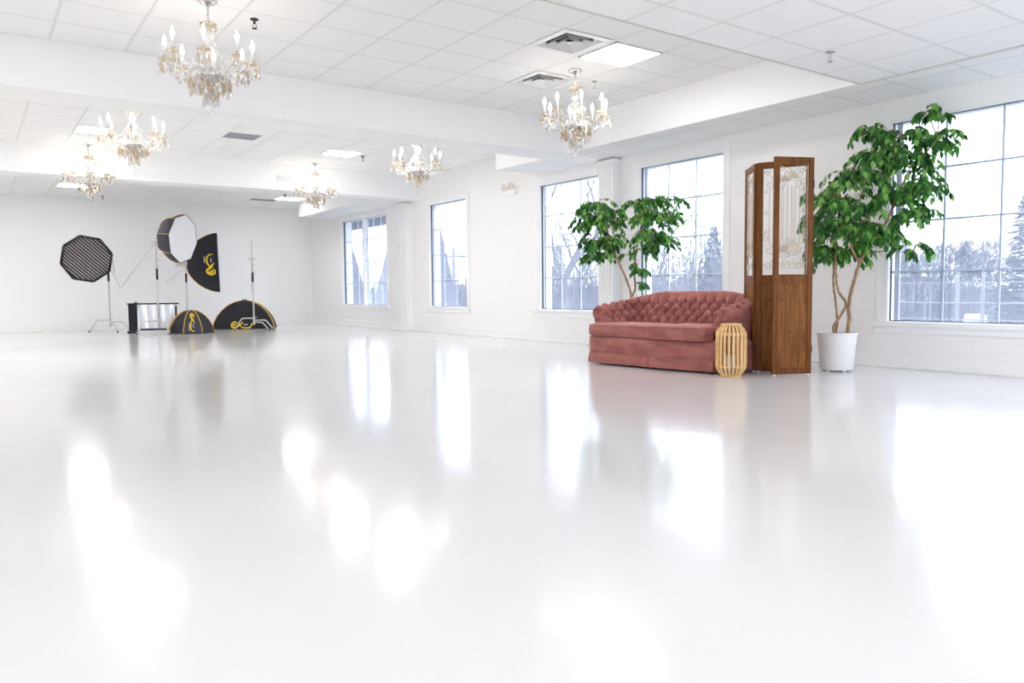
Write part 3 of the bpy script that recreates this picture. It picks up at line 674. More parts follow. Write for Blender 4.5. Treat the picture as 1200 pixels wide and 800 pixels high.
# ================================================================ FOLDING SCREEN
def screen():
    o = empty('folding_screen', (6.45, 4.62, 0)); tag(o, 'tall three panel wooden folding screen with cream scrollwork in its upper openings', 'folding screen')
    H_ = 2.04; T = .030
    def scroll(cx, cz, r, turns, a0, sgn=1, n=26):
        return [(cx + r*(1-.82*k/n)*math.cos(a0+sgn*turns*2*PI*k/n), 0, cz + r*(1-.82*k/n)*math.sin(a0+sgn*turns*2*PI*k/n)) for k in range(n+1)]
    def panel(p0, p1):
        p0, p1 = Vector((*p0, 0)), Vector((*p1, 0)); d = p1-p0; Wp = d.length
        pe = empty('panel', p0 - Vector((6.45, 4.62, 0)), math.atan2(d.y, d.x)); pe.parent = o
        return pe, Wp
    for (a, b) in (((6.145, 4.475), (6.515, 4.315)), ((6.325, 4.795), (6.545, 4.345)), ((6.335, 4.82), (6.60, 5.14))):
        A, B = Vector(a), Vector(b); d = B-A; Wp = d.length; ang = math.atan2(d.y, d.x)
        Mx = Matrix.Translation((A.x-6.45, A.y-4.62, 0)) @ Matrix.Rotation(ang, 4, 'Z')
        S_ = .052
        fr = MB()
        for x0, x1 in ((0, S_), (Wp-S_, Wp)): fr.box((x0, -T/2, .02), (x1, T/2, H_), Mx)
        pf = fr.build('panel', M_woodd, o, bevel=.003, seg=1)
        for z0, z1 in ((H_-.062, H_), (.87, .955), (.02, .085)):
            MB().box((S_, -T/2+.002, z0), (Wp-S_, T/2-.002, z1), Mx).build('rail', M_woodd, pf, bevel=.002, seg=1)
        bd = MB(); nb = 4
        for k in range(nb):
            x0 = S_+.0+(Wp-2*S_)*k/nb; x1 = S_+(Wp-2*S_)*(k+1)/nb; bd.box((x0+.0012, -.007, .085), (x1-.0012, .007, .87), Mx)
        bd.build('board_panel', M_wood, pf)
        kn = MB()
        for (fx, z, r) in ((.18, .72, .011), (.45, .42, .010), (.75, .50, .006), (.85, .27, .005), (.66, .50, .005)):
            kn.lathe([(r, 0), (r*.6, .0012), (.001, .0015)], 10, Mx @ Matrix.Translation((S_+fx*(Wp-2*S_), -.007, z)) @ Matrix.Rotation(PI/2, 4, 'X'))
        kn.build('knots', M_knot, pf)
        # scrollwork
        g = MB(); zb, zt = .955, H_-.062; xa, xb = S_+.004, Wp-S_-.004; xm = (xa+xb)/2; ww = xb-xa
        def wire(pts, r=.0040): g.tube([Mx @ Vector(p) for p in pts], r, 5)
        wire([(xa, 0, zb), (xa, 0, zt), (xb, 0, zt), (xb, 0, zb), (xa, 0, zb)], .004)
        for k in range(1, 7):
            x = xa+ww*k/7; wire([(x, 0, zb+.30), (x, 0, zt-.20)], .0036)
        for sg in (-1, 1):
            for (fx, z, r, tn, a0, s2) in ((.22, zt-.09, .055, 1.3, PI/2, sg), (.36, zt-.16, .04, 1.2, -PI/2, -sg), (.40, zt-.05, .03, 1.1, 0, sg), (.18, zb+.30, .045, 1.3, -PI/2, -sg), (.34, zb+.24, .05, 1.3, PI/2, sg), (.20, zb+.10, .055, 1.4, PI/2, -sg), (.38, zb+.08, .04, 1.2, 0, sg), (.10, zb+.20, .03, 1.2, PI, sg), (.42, zb+.36, .035, 1.1, PI/2, -sg)):
                wire(scroll(xm+sg*fx*ww, z, min(r, ww*.2), tn, a0 if sg > 0 else PI-a0, s2))
            for z in (zt-.22, zt-.42, zb+.42): wire(scroll(xm+sg*(ww/2-.022), z, .018, 1.0, PI/2, sg))
        for (cz, R0) in ((zt-.10, .055), (zb+.25, .075)):          # leaf sprays
            for k in range(7):
                a = PI*(.05+.15*k); c0 = Vector((xm, 0, cz-.03)); tip = c0+Vector((math.cos(a)*R0*1.1, 0, math.sin(a)*R0*1.2)); sd = Vector((-math.sin(a), 0, math.cos(a)))*.012; mdl = c0.lerp(tip, .55)
                q = [c0, mdl+sd, tip, mdl-sd]; e = Vector((0, .002, 0)); g.add([Mx @ (p-e) for p in q]+[Mx @ (p+e) for p in q], [(0, 1, 2, 3), (7, 6, 5, 4), (0, 4, 5, 1), (1, 5, 6, 2), (2, 6, 7, 3), (3, 7, 4, 0)])
        g.build('scrollwork', M_wire, pf, True, angle=40)
        ft = MB()
        for x in (S_/2, Wp-S_/2): ft.lathe([(.010, 0), (.012, .004), (.012, .021)], 10, Mx @ Matrix.Translation((x, 0, 0)))
        ft.build('foot_glides', M_vent, pf)
    for (x, y) in ((6.535, 4.322), (6.328, 4.812)):
        for z in (.25, 1.02, 1.80): MB().tube([(x-6.45, y-4.62, z-.035), (x-6.45, y-4.62, z+.035)], .007, 8).build('hinge', M_blackmetal, o)
screen()

# ================================================================ FICUS PLANTS
def leaf_into(mb, p, d, up, L, wdt):
    d = d.normalized(); s = d.cross(up)
    s = s.normalized() if s.length > 1e-4 else d.orthogonal().normalized(); n = s.cross(d)
    rows = []
    fold = random.uniform(.15, .4); curl = random.uniform(.0, .35)
    for t, wf in ((0, .05), (.14, .55), (.38, 1.0), (.62, .82), (.84, .36), (1.0, .0)):
        c = p + d*(L*t) - n*(curl*L*t*t*.5); hw = wdt*wf/2
        rows.append([c + s*hw + n*(hw*fold), c, c - s*hw + n*(hw*fold)])
    mb.grid(rows)
def ficus(name, x, y, label, trunks, sprays, leaf_n, seed, pot_r=.165, pot_h=.325, leafL=.085, kind='ficus'):
    random.seed(seed)
    v = Vector((x, y)).normalized(); rot = facing(x, y)
    o = empty('potted_ficus', (x, y, 0), rot); tag(o, label, 'potted plant')
    MB().lathe([(.001, .018), (pot_r*.77, .018), (pot_r*.79, .024), (pot_r*.96, pot_h-.012), (pot_r*1.03, pot_h-.008), (pot_r*1.03, pot_h), (pot_r*.93, pot_h), (pot_r*.90, pot_h-.045)], 40).build('pot', M_pot, o, True, angle=35)
    for k in range(5):
        a = 2*PI*k/5+.3; MB().lathe([(.014, 0), (.016, .004), (.016, .020)], 10, Matrix.Translation((pot_r*.62*math.cos(a), pot_r*.62*math.sin(a), 0))).build('pot_foot', M_pot, o, True)
    MB().lathe([(.001, pot_h-.075), (pot_r*.895, pot_h-.075), (pot_r*.895, pot_h-.045), (.001, pot_h-.035)], 28).build('soil', M_soil, o)
    tpts = []; tws = []
    for pts, r0, r1 in trunks:
        # smooth the polyline
        Pn = [Vector(p) for p in pts]; q = []
        for i in range(len(Pn)-1):
            a, b, c, d = Pn[max(0, i-1)], Pn[i], Pn[i+1], Pn[min(len(Pn)-1, i+2)]
            for k in range(8):
                t = k/8; q.append(.5*((2*b)+(c-a)*t+(2*a-5*b+4*c-d)*t*t+(3*b-a-3*c+d)*t**3))
        q.append(Pn[-1]); n = len(q); tpts += [(p_, len(tws)) for p_ in q[n//3:]]; tws.append(MB())
        q = [p+Vector((random.uniform(-1, 1), random.uniform(-1, 1), 0))*.0022 for p in q]
        MB().tube(q, [r0+(r1-r0)*i/(n-1)+.0018*math.sin(i*1.9) for i in range(n)], 10).build('trunk', M_bark, o, True)
    lf = MB(); tot = sum(s[5] for s in sprays)
    for (a, d, h, ra, rh, wt, droop) in sprays:      # every spray: centre, radii, weight
        base = Vector((a, d, h)); near, ti = min(tpts, key=lambda c: (c[0]-base).length+.6*max(0, c[0].z-base.z)); tw = tws[ti]; md = near.lerp(base, .5)+Vector((0, 0, .02))
        tw.tube([near, md, base], [.0065, .005, .0035], 6)
        nst = max(3, int(wt/tot*leaf_n/9))
        for k in range(nst):
            th = random.uniform(0, 2*PI); ph = random.uniform(-.5, 1.0); rr = random.uniform(.15, .85)
            st = base+Vector((math.cos(th)*ra*rr*.55, math.sin(th)*ra*rr*.55, rh*ph*.55*rr+rh*.15))
            dr = Vector((math.cos(th), math.sin(th), random.uniform(.1, 1.0))).normalized(); ln = random.uniform(.5, 1.0)*max(ra, .09)*.95
            pts = [st]; cur = dr.copy(); npt = 9
            for i in range(npt):
                cur = (cur+Vector((random.uniform(-.15, .15), random.uniform(-.15, .15), -droop*random.uniform(.6, 1.4)*.26))).normalized(); pts.append(pts[-1]+cur*ln/npt*1.25)
            tw.tube([base]+pts, [.0030]+[.0026-.0017*i/npt for i in range(npt+1)], 4, cap=False)
            for i in range(1, len(pts)):
                tgt = (pts[i]-pts[i-1]).normalized(); sd = tgt.cross(Vector((0, 0, 1)))
                sd = sd.normalized() if sd.length > .05 else Vector((1, 0, 0))
                sg = 1 if i % 2 else -1
                dl = (sd*sg*random.uniform(.45, 1.0)+tgt*random.uniform(.3, .8)+Vector((0, 0, -random.uniform(.35, 1.3)))+Vector((random.uniform(-.3, .3), random.uniform(-.3, .3), 0)))
                L = leafL*random.uniform(.75, 1.15)
                leaf_into(lf, pts[i], dl, Vector((random.uniform(-.5, .5), random.uniform(-.7, .1), 1)), L, L*random.uniform(.40, .48))
            leaf_into(lf, pts[-1], cur+Vector((0, 0, -.2)), Vector((0, -.3, 1)), leafL, leafL*.5)
    for tw in tws:
        if tw.v: tw.build('twigs', M_bark, o, True)
    lf.build('foliage', M_leaf, o, True)
    return o
def px_r(px, py): return ((px-979)*.0085, (436-py)*.0085)
def TR_(pp):      # trunk points from (lateral, height) with a depth
    return [(px_r(a, b)[0], d, px_r(a, b)[1]) for a, b, d in pp]
tr_right = [
    (TR_([(980, 396, .0), (975, 387, .0), (979, 377, .0), (988, 358, -.02), (980, 343, -.03), (977, 325, -.02), (976, 300, .0), (975, 270, .0), (972, 240, .02)]), .015, .010),
    (TR_([(976, 397, .03), (979, 380, .03), (977, 355, .04), (974, 335, .05), (974, 310, .06), (974, 280, .08)]), .013, .008),
    (TR_([(989, 397, -.01), (992, 375, -.01), (991, 360, -.02), (996, 332, -.02), (1004, 305, -.01), (1018, 282, .0), (1030, 262, .03), (1037, 240, .03), (1047, 218, .05), (1060, 200, .05), (1078, 172, .06)]), .020, .008),
    (TR_([(1001, 310, -.01), (993, 292, -.04), (992, 272, -.05), (1000, 240, -.05), (1012, 205, -.04), (1030, 175, .0)]), .013, .006)]
def SP(px, py, d, r, h, wt, dr=.8): a, z = px_r(px, py); return (a, d, z, r*.0076, h*.0085, wt, dr)
sp_right = [SP(985, 245, -.05, 34, 38, 1.6), SP(975, 275, .0, 30, 36, 1.5), SP(965, 300, .05, 22, 30, 1.0), SP(1005, 215, .0, 36, 32, 1.5), SP(1000, 270, -.12, 28, 30, 1.2),
            SP(1020, 190, .05, 32, 26, 1.2), SP(1045, 170, .05, 30, 22, 1.0), SP(1050, 200, .08, 30, 28, 1.2), SP(1060, 230, .06, 30, 34, 1.2), SP(1035, 240, .0, 28, 32, 1.1), SP(1050, 262, .05, 26, 34, 1.0),
            SP(1075, 180, .05, 24, 22, .6), SP(1025, 285, .0, 26, 30, .9), SP(955, 235, .12, 18, 32, .7), SP(948, 270, .16, 12, 40, .6), 
            SP(1010, 160, .02, 22, 16, .6), SP(1080, 150, .06, 14, 16, .25), SP(1066, 145, .06, 14, 14, .3), SP(1090, 170, .06, 12, 14, .2), SP(1055, 300, .02, 20, 26, .4), SP(990, 300, .1, 24, 26, .8)]
ficus('ficus', 7.075, 4.395, 'tall leafy green ficus in a round white pot right of the folding screen', tr_right, sp_right, 4000, 11, leafL=.086, pot_r=.195, pot_h=.385)
def px_l(px, py): return ((px-734)*.0113, (413-py)*.0113)
def TL_(pp): return [(px_l(a, b)[0], d, px_l(a, b)[1]) for a, b, d in pp]
tr_left = [(TL_([(729, 380, .0), (731, 360, .0), (733, 345, .0), (728, 328, -.01), (720, 310, -.02), (713, 292, -.02), (705, 270, -.02), (700, 255, -.02), (692, 245, -.02), (686, 238, -.01)]), .017, .008),
           (TL_([(739, 381, .02), (734, 352, .03), (738, 338, .03), (737, 318, .03), (739, 295, .03), (744, 270, .03), (750, 248, .03), (753, 232, .03)]), .015, .007)]
def SL(px, py, d, r, h, wt, dr=.8): a, z = px_l(px, py); return (a, d, z, r*.0113, h*.0113, wt, dr)
sp_left = [SL(692, 243, .0, 20, 16, 1.0), SL(685, 262, .0, 20, 20, 1.0), SL(700, 262, -.06, 22, 20, 1.0), SL(694, 285, .0, 20, 24, 1.0), SL(706, 285, .03, 18, 20, .7), SL(688, 303, .0, 12, 18, .5), SL(716, 250, .0, 14, 14, .35), SL(709, 300, .0, 12, 14, .35),
           SL(755, 240, .0, 18, 16, 1.1), SL(748, 258, .0, 18, 20, 1.0), SL(764, 258, -.04, 20, 20, 1.1), SL(757, 278, .0, 22, 22, 1.2), SL(768, 285, .04, 16, 20, .7), SL(748, 295, .0, 14, 20, .6), SL(742, 318, .0, 10, 18, .35), SL(745, 335, .0, 7, 10, .2), SL(780, 238, .0, 14, 10, .25), SL(728, 300, .0, 9, 8, .15), SL(738, 240, .0, 12, 10, .2), SL(724, 262, .0, 8, 10, .15)]
ficus('ficus', 7.14, 7.37, 'two-branched leafy ficus rising behind the pink sofa in front of the column', tr_left, sp_left, 2800, 23, leafL=.084)

# ================================================================ PHOTO LIGHTS AT THE BACK
def cstand(x, y, rot, label, h=1.75, arm=None, top=True, legs=(2.9, .0, -1.9), collar=(1.02, 1.22)):
    o = empty('light_stand', (x, y, 0), rot); tag(o, label, 'light stand', 'steel turtle-base light stands')
    for k, a in enumerate(legs):
        zz = .27-.045*k; L = .42; ca, sa = math.cos(a), math.sin(a)
        lg = MB().tube([(.0*ca, .0*sa, zz), (.22*ca, .22*sa, zz), (.25*ca, .25*sa, zz-.006), (.275*ca, .275*sa, zz-.03), (L*ca, L*sa, .02)], .0135, 8).build('leg', M_steel, o, True)
        MB().lathe([(.015, 0), (.016, .01), (.013, .035)], 8, Matrix.Translation(((L+.002)*ca, (L+.002)*sa, 0))).build('foot_cap', M_blackmetal, lg, True)
    MB().lathe([(.022, .13), (.024, .14), (.024, .30), (.020, .31)], 12).build('hub', M_steel, o, True)
    MB().lathe([(.0175, .12), (.0175, collar[1])], 12).build('lower_tube', M_steel, o, True)
    MB().lathe([(.0235, collar[0]), (.0235, collar[1])], 12).build('black_grip', M_blackmetal, o, True)
    MB().lathe([(.0145, collar[1]-.05), (.0145, min(h, collar[1]+.35))], 12).build('middle_tube', M_steel, o, True)
    MB().lathe([(.010, collar[1]), (.010, h)], 10).build('upper_tube', M_steel, o, True)
    for z in (collar[1]+.04, collar[1]+.17, .29):
        kn = MB().lathe([(.022, z-.02), (.024, z), (.022, z+.02)], 10).tube([(.02, 0, z), (.055, -.01, z)], .007, 6).build('clamp', M_steel, o, True)
        MB().box((.052, -.035, z-.008), (.066, .02, z+.008)).build('tee_handle', M_steel, kn, bevel=.003, seg=1)
    if top:
        z = h-.03 if top is True else top
        kn = MB().lathe([(.034, -.022), (.036, 0), (.034, .022)], 12, Matrix.Translation((0, 0, z)) @ Matrix.Rotation(PI/2, 4, 'X')).box((-.07, -.012, z-.006), (.075, .012, z+.010)).build('grip_head', M_steel, o, True, angle=40)
        MB().tube([(.06, 0, z+.004), (.10, -.02, z+.03)], .006, 6).box((-.085, -.01, z-.035), (-.065, .01, z+.03)).build('tee_handle', M_steel, kn)
    if arm: MB().tube(arm, .0075, 8).build('boom_arm', M_steel, o, True)
    return o
cstand(2.58, 19.02, facing(2.58, 19.02), 'steel light stand under the octagonal softbox with black grid, furthest left', 1.50, [(.02, .02, 1.47), (.23, .05, .98)], legs=(3.0, -.25, -1.25), collar=(1.12, 1.30))
cstand(3.27, 17.42, facing(3.27, 17.42), 'steel light stand with a long slanted boom arm in front of the silver reflector case', 1.94, [(-.66, .0, 1.0), (.0, -.03, 1.90), (.20, -.06, 2.15)], legs=(3.2, -.15, -1.05), collar=(1.13, 1.36))
cstand(4.10, 18.60, facing(4.10, 18.60), 'steel light stand rising behind the small domed softbox, holding the tall softbox', 1.50, [(-.42, .0, 1.08), (.0, -.03, 1.44), (.06, -.03, 1.50)], legs=(2.4, .6, -.9), collar=(1.09, 1.29))
cstand(5.28, 17.55, facing(5.28, 17.55), 'bare steel light stand standing in front of the wide domed softbox', 2.02, [(-.035, -.03, .85), (-.02, -.03, 1.68)], top=1.60, legs=(3.0, -.12, -.75), collar=(1.08, 1.30))

def shell(o, rim, depth, C, A, U, V, mats, ribs, hub=.09, power=2.0, nt_=14, name='fabric_shell', sub=6):
    # rim: polygon in (U,V); the fabric runs from the rim back along -A to the hub
    C, A, U, V = Vector(C), Vector(A), Vector(U), Vector(V); n = len(rim); R0 = max(math.hypot(*q) for q in rim)
    def surf(e, t):
        i = int(e) % n; f = e-int(e); a = Vector(rim[i]); b = Vector(rim[(i+1) % n]); q = a.lerp(b, f)
        th = t*PI/2; s = math.cos(th)**(2/power*1.0)*(1-hub/R0)+hub/R0 if t < 1 else hub/R0
        dd = math.sin(th)**(2/power)*depth
        sag = 1-.012*math.sin(PI*f)*math.sin(PI*min(1, t*1.1))
        return C + (U*q.x+V*q.y)*s*sag - A*dd
    for i in range(n):
        m = MB().grid([[surf(i+k/sub if k < sub else i+.99999, j/nt_) for k in range(sub+1)] for j in range(nt_+1)])
        m.build(name, mats[i % len(mats)], o, True)
    for i in range(n):
        if ribs: MB().tube([surf(i, j/nt_)-A*.004 for j in range(nt_+1)], ribs, 6).build('piping', M_yellow, o, True)
    MB().tube([surf(n-1e-6 if False else i+.0, 0) for i in range(n)], .010, 6, closed=True).build('rim_edge', M_blackmetal, o, True)
    return surf
def frame_axes(nx, ny, nz, roll=0):
    A = Vector((nx, ny, nz)).normalized(); U = A.cross(Vector((0, 0, 1))).normalized()*-1; V = A.cross(U)*-1
    if V.z < 0: V = -V
    return A, U*math.cos(roll)+V*math.sin(roll), V*math.cos(roll)-U*math.sin(roll)
LOGO_Y = [[(-.50+.17*math.cos(t), .02+.20*math.sin(t)) for t in [PI*.1*k for k in range(2, 21)]], [(-.50+.07*math.cos(t), .0+.09*math.sin(t)) for t in [PI*.2*k for k in range(9)]],
          [(-.36, -.14), (-.24, .02), (-.12, .14)], [(-.30, .12), (-.18, .02), (-.02, .20)], [(-.24, -.02), (-.05, -.13), (.18, -.16), (.36, -.12), (.47, .0), (.46, .14)]]
LOGO_W = [[(.02, .05), (.26, .05)], [(.0, -.26), (.42, -.26)]]
def logo(o, fn, size, r):
    m = MB()
    for st in LOGO_Y: m.tube([fn(u*size, v*size) for u, v in st], [r*(1.15 if 0 < i < len(st)-1 else .7) for i in range(len(st))], 6)
    p = m.build('logo_emblem', M_logo, o, True)
    m = MB()
    for st in LOGO_W:
        (u0, v0), (u1, v1) = st; k = 6
        for q in range(k): m.tube([fn((u0+(u1-u0)*(q+.1)/k)*size, v0*size), fn((u0+(u1-u0)*(q+.75)/k)*size, v0*size)], r*.8, 5)
    m.build('logo_lettering', M_logow, p, True)

def octabox_grid():
    x, y = 2.58, 19.02; o = empty('octagonal_softbox', (x, y, 0), facing(x, y)); tag(o, 'octagonal softbox with black striped grid facing the room, on the left light stand', 'softbox')
    A, U, V = frame_axes(-.06, -1, -.05, 0); C = Vector((-.40, -.20, 1.60)); R_ = .50
    rim = [(R_*math.cos(math.radians(22.5+45*k-10)), R_*math.sin(math.radians(22.5+45*k-10))) for k in range(8)]
    shell(o, rim, .34, C, A, U, V, [M_black], .006)
    MB().add  # diffuser
    m = MB(); ring = [C+(U*a+V*b)*.985 - A*.02 for a, b in rim]; m.add(ring+[p-A*.004 for p in ring], [tuple(range(8)), tuple(range(15, 7, -1))]+[(i, (i+1) % 8, 8+(i+1) % 8, 8+i) for i in range(8)]); m.build('diffuser', M_diff, o)
    # deep fabric grid: diagonal vanes clipped to the octagon
    m = MB(); dg = math.radians(-44); du_ = Vector((math.cos(dg), math.sin(dg))); dn = Vector((-math.sin(dg), math.cos(dg)))
    def span(off, du_, dn):
        lo, hi = -9, 9
        for i in range(8):
            a, b = Vector(rim[i]), Vector(rim[(i+1) % 8]); e = b-a; nrm = Vector((e.y, -e.x)).normalized(); p = dn*off
            num = (a-p).dot(nrm); den = du_.dot(nrm)
            if abs(den) < 1e-9: continue
            t = num/den
            if den > 0: hi = min(hi, t)
            else: lo = max(lo, t)
        return lo, hi
    for k in range(-9, 10):
        off = k*.055; lo, hi = span(off, du_, dn)
        if hi-lo < .03: continue
        c = []
        for s, dp in ((lo, 0), (hi, 0), (hi, .022), (lo, .022)):
            for e in (-.015, .015): q = du_*s+dn*(off+e); c.append(C+U*q.x+V*q.y+A*(dp-.012))
        m.add(c, [(0, 2, 4, 6), (1, 7, 5, 3), (0, 1, 3, 2), (2, 3, 5, 4), (4, 5, 7, 6), (6, 7, 1, 0)])
    m.build('grid', M_black, o)
    fr = MB()
    for i in range(8):
        a, b = Vector(rim[i]), Vector(rim[(i+1) % 8]); fr.tube([C+U*q.x+V*q.y+A*.01 for q in (a, b)], .024, 8)
    fr.build('grid_border', M_black, o, True)
    MB().tube([C+U*.50+V*-.02+A*.02, C+U*.515+V*-.30+A*.02], .005, 5).build('hanging_strap', M_blackmetal, o)
    MB().lathe([(.06, -.10), (.065, 0), (.06, .22)], 14, Matrix.Translation(C-A*.36) @ A.to_track_quat('Z', 'Y').to_matrix().to_4x4() @ Matrix.Scale(-1, 4, (0, 0, 1))).tube([C-A*.40, Vector((0, 0, 1.50))], .02, 8).build('flash_head', M_blackmetal, o, True)
octabox_grid()
def octabox_white():
    x, y = 3.27, 17.42; o = empty('octagonal_softbox', (x, y, 0), facing(x, y)); tag(o, 'octagonal softbox tilted to the right with white face and dark panelled side', 'softbox')
    A, U, V = frame_axes(.80, -.55, -.10, 0); C = Vector((.52, -.10, 1.98)); R_ = .515
    rim = [(R_*math.cos(math.radians(22.5+45*k+16)), R_*math.sin(math.radians(22.5+45*k+16))) for k in range(8)]
    shell(o, rim, .46, C, A, U, V, [M_slate], .007, hub=.12, power=2.0)
    m = MB(); ring = [C+(U*a+V*b)*.985+A*.004 for a, b in rim]; m.add(ring+[p-A*.008 for p in ring], [tuple(range(8)), tuple(range(15, 7, -1))]+[(i, (i+1) % 8, 8+(i+1) % 8, 8+i) for i in range(8)]); m.build('diffuser', M_diff, o)
    MB().lathe([(.06, 0), (.065, .02), (.065, .20), (.04, .22)], 14, Matrix.Translation(C-A*.40) @ (-A).to_track_quat('Z', 'Y').to_matrix().to_4x4()).tube([C-A*.5, Vector((.20, -.06, 2.15)).lerp(C-A*.5, .3)], .012, 8).build('flash_head', M_steel, o, True)
octabox_white()
def stripbox():
    x, y = 4.10, 18.60; o = empty('rectangular_softbox', (x, y, 0), facing(x, y)); tag(o, 'tall black softbox seen side-on with yellow emblem, right of the white-faced one', 'softbox')
    A, U, V = frame_axes(.97, -.10, .02, math.radians(1.5)); C = Vector((.70, -.10, 1.535)); a, b = .20, .665
    rim = [(a, b), (-a, b), (-a, -b), (a, -b)]
    s = shell(o, rim, .68, C, A, U, V, [M_black], .006, hub=.085, power=1.7, sub=14)
    m = MB(); ring = [C+(U*p+V*q)*.98+A*.02 for p, q in rim]; m.add(ring+[p-A*.03 for p in ring], [(0, 1, 2, 3), (7, 6, 5, 4)]+[(i, (i+1) % 4, 4+(i+1) % 4, 4+i) for i in range(4)]); m.build('diffuser', M_diff, o)
    m = MB()
    lip = [C+U*p+V*q for p, q in rim]; m.grid([lip, [p+A*.05 for p in lip], [p+A*.05 + (C-p).normalized()*.006 for p in lip], [p+(C-p).normalized()*.006 for p in lip]], close_u=True, close_v=True); m.build('lip', M_diff, o)
    MB().lathe([(.06, 0), (.065, .02), (.065, .24), (.04, .26)], 14, Matrix.Translation(C-A*.66) @ (-A).to_track_quat('Z', 'Y').to_matrix().to_4x4()).tube([C-A*.72, Vector((.0, 0, 1.50))], .012, 8).build('flash_head', M_steel, o, True)
    # which side faces the room: rim edge whose outward normal points towards -y
    best = min(range(4), key=lambda i: (s(i+.5, .1)-C).y)
    fl = 1 if (s(best+.9, .1)-s(best+.1, .1)).z > 0 else -1
    def fn(u, v):
        e = best+.5+fl*u/(2*b); t = .20 - v/.9
        p = s(e, max(.01, min(.95, t))); return p+Vector((0, -.006, 0))
    logo(o, fn, .42, .015)
stripbox()
def dome_small():
    x, y = 3.87, 17.25; o = empty('domed_softbox', (x, y, 0), facing(x, y)); tag(o, 'small black domed softbox lying face down on the floor with yellow piping and emblem', 'softbox')
    R_ = .475; rim = [(R_*math.cos(math.radians(22.5+45*k+4)), R_*math.sin(math.radians(22.5+45*k+4))) for k in range(8)]
    s = shell(o, rim, .46, (0, 0, .012), (0, 0, -1), (1, 0, 0), (0, 1, 0), [M_black, M_slate], .008, hub=.09, power=1.65)
    MB().lathe([(.09, .468), (.092, .475), (.06, .485), (.001, .485)], 16).build('speed_ring', M_blackmetal, o, True)
    best = min(range(8), key=lambda i: s(i+.5, .1).y)
    fl = 1 if s(best+.9, .1).x > s(best+.1, .1).x else -1
    def fn(u, v):      # emblem runs up the panel
        p = s(best+.5+fl*v/.40, max(.02, min(.9, .34-u/.55))); return p+Vector((0, -.008, .003))
    logo(o, fn, .30, .011)
dome_small()
def dome_wide():
    x, y = 5.36, 18.5; o = empty('domed_softbox', (x, y, 0), facing(x, y)-.12); tag(o, 'wide black domed softbox lying face down on the floor behind the bare light stand', 'softbox')
    a, b = .68, .34; rim = [(a, b), (-a, b), (-a, -b), (a, -b)]
    s = shell(o, rim, .64, (0, 0, .012), (0, 0, -1), (1, 0, 0), (0, 1, 0), [M_black, M_black, M_black, M_slate], .009, hub=.085, power=1.7, sub=14)
    MB().lathe([(.085, .65), (.088, .66), (.05, .675), (.001, .675)], 16).tube([(.03, 0, .67), (.03, 0, .70)], .01, 8).tube([(-.03, 0, .67), (-.03, 0, .70)], .01, 8).build('speed_ring', M_blackmetal, o, True)
    best = min(range(4), key=lambda i: s(i+.5, .1).y); fl = 1 if s(best+.9, .1).x > s(best+.1, .1).x else -1
    def fn(u, v):
        p = s(best+.5+fl*(u+.0)/(2*a), max(.02, min(.9, .10+v/.9))); return p+Vector((0, -.010, .003))
    logo(o, fn, .40, .014)
dome_wide()
def reflector_case():
    x, y = 3.32, 17.98; o = empty('reflector_frame', (x, y, 0), facing(x, y)-.10); tag(o, 'black framed stand holding a silver reflective sheet, low on the floor behind a light stand', 'reflector')
    h = .64; x0, x1 = -.52, .42
    m = MB().box((x0, -.10, .045), (x0+.15, .10, h-.03)); m.box((x0+.15, -.06, .05), (x0+.165, .06, h-.035))
    m.build('side_column', M_black, o, bevel=.012, seg=2)
    MB().box((x0-.03, -.13, .0), (x0+.17, .13, .05)).build('column_base', M_blackmetal, o, bevel=.01)
    MB().box((x0-.02, -.11, h-.03), (x1+.05, .06, h)).box((x0+.11, -.05, h), (x0+.17, .03, h+.022)).build('top_bar', M_blackmetal, o, bevel=.005)
    MB().box((x0+.17, -.04, .055), (x1, .03, .095)).build('bottom_bar', M_blackmetal, o, bevel=.005)
    MB().box((x1-.035, -.04, 0), (x1, .04, h-.03)).build('side_post', M_blackmetal, o, bevel=.005)
    rows = []
    for j in range(9): rows.append([Vector((x0+.165+(x1-.035-x0-.165)*i/24, -.015+.006*math.sin(i*1.1+.2*j)+.004*math.sin(i*2.3), .095+(h-.125)*j/8)) for i in range(25)])
    MB().grid(rows).grid([[p+Vector((0, .006, 0)) for p in r] for r in rows]).build('silver_sheet', M_silver, o, True)
    for xx, z in ((x0+.165, h-.05), (x1-.03, h-.045), (x0+.165, .075)): MB().box((xx, -.055, z-.022), (xx+.045, -.035, z+.022)).build('corner_clip', M_diff, o)
reflector_case()

# emergency light on the window wall between the third and second windows
o = empty('emergency_light', (XW, 10.95, 2.535)); tag(o, 'twin-headed emergency light high on the white wall between two windows', 'emergency light')
MB().box((-.07, -.15, -.06), (0, .15, .06)).build('housing', M_trim, o, bevel=.012)
for sy in (-1, 1):
    hd = MB().lathe([(.03, 0), (.06, .05), (.062, .06)], 16, Matrix.Translation((-.06, sy*.11, .075)) @ Matrix.Rotation(-PI/2, 4, 'Y')).build('lamp_head', M_cream, o, True)
    MB().lathe([(.055, .06), (.03, .068), (.001, .07)], 14, Matrix.Translation((-.06, sy*.11, .075)) @ Matrix.Rotation(-PI/2, 4, 'Y')).build('lens', M_lens, hd, True)
# switch plates
def plate(x, y, z, rz, label):
    o = empty('outlet_plate', (x, y, z), rz); tag(o, label, 'outlet', 'white outlet plates')
    MB().box((-.035, -.006, -.058), (.035, 0, .058)).build('cover', M_trim, o, bevel=.003)
    for dz in (-.022, .022): MB().box((-.014, -.008, dz-.013), (.014, -.005, dz+.013)).build('socket', M_cream, o)
plate(6.60, YB, .45, 0, 'white outlet plate low on the back wall near its right corner')

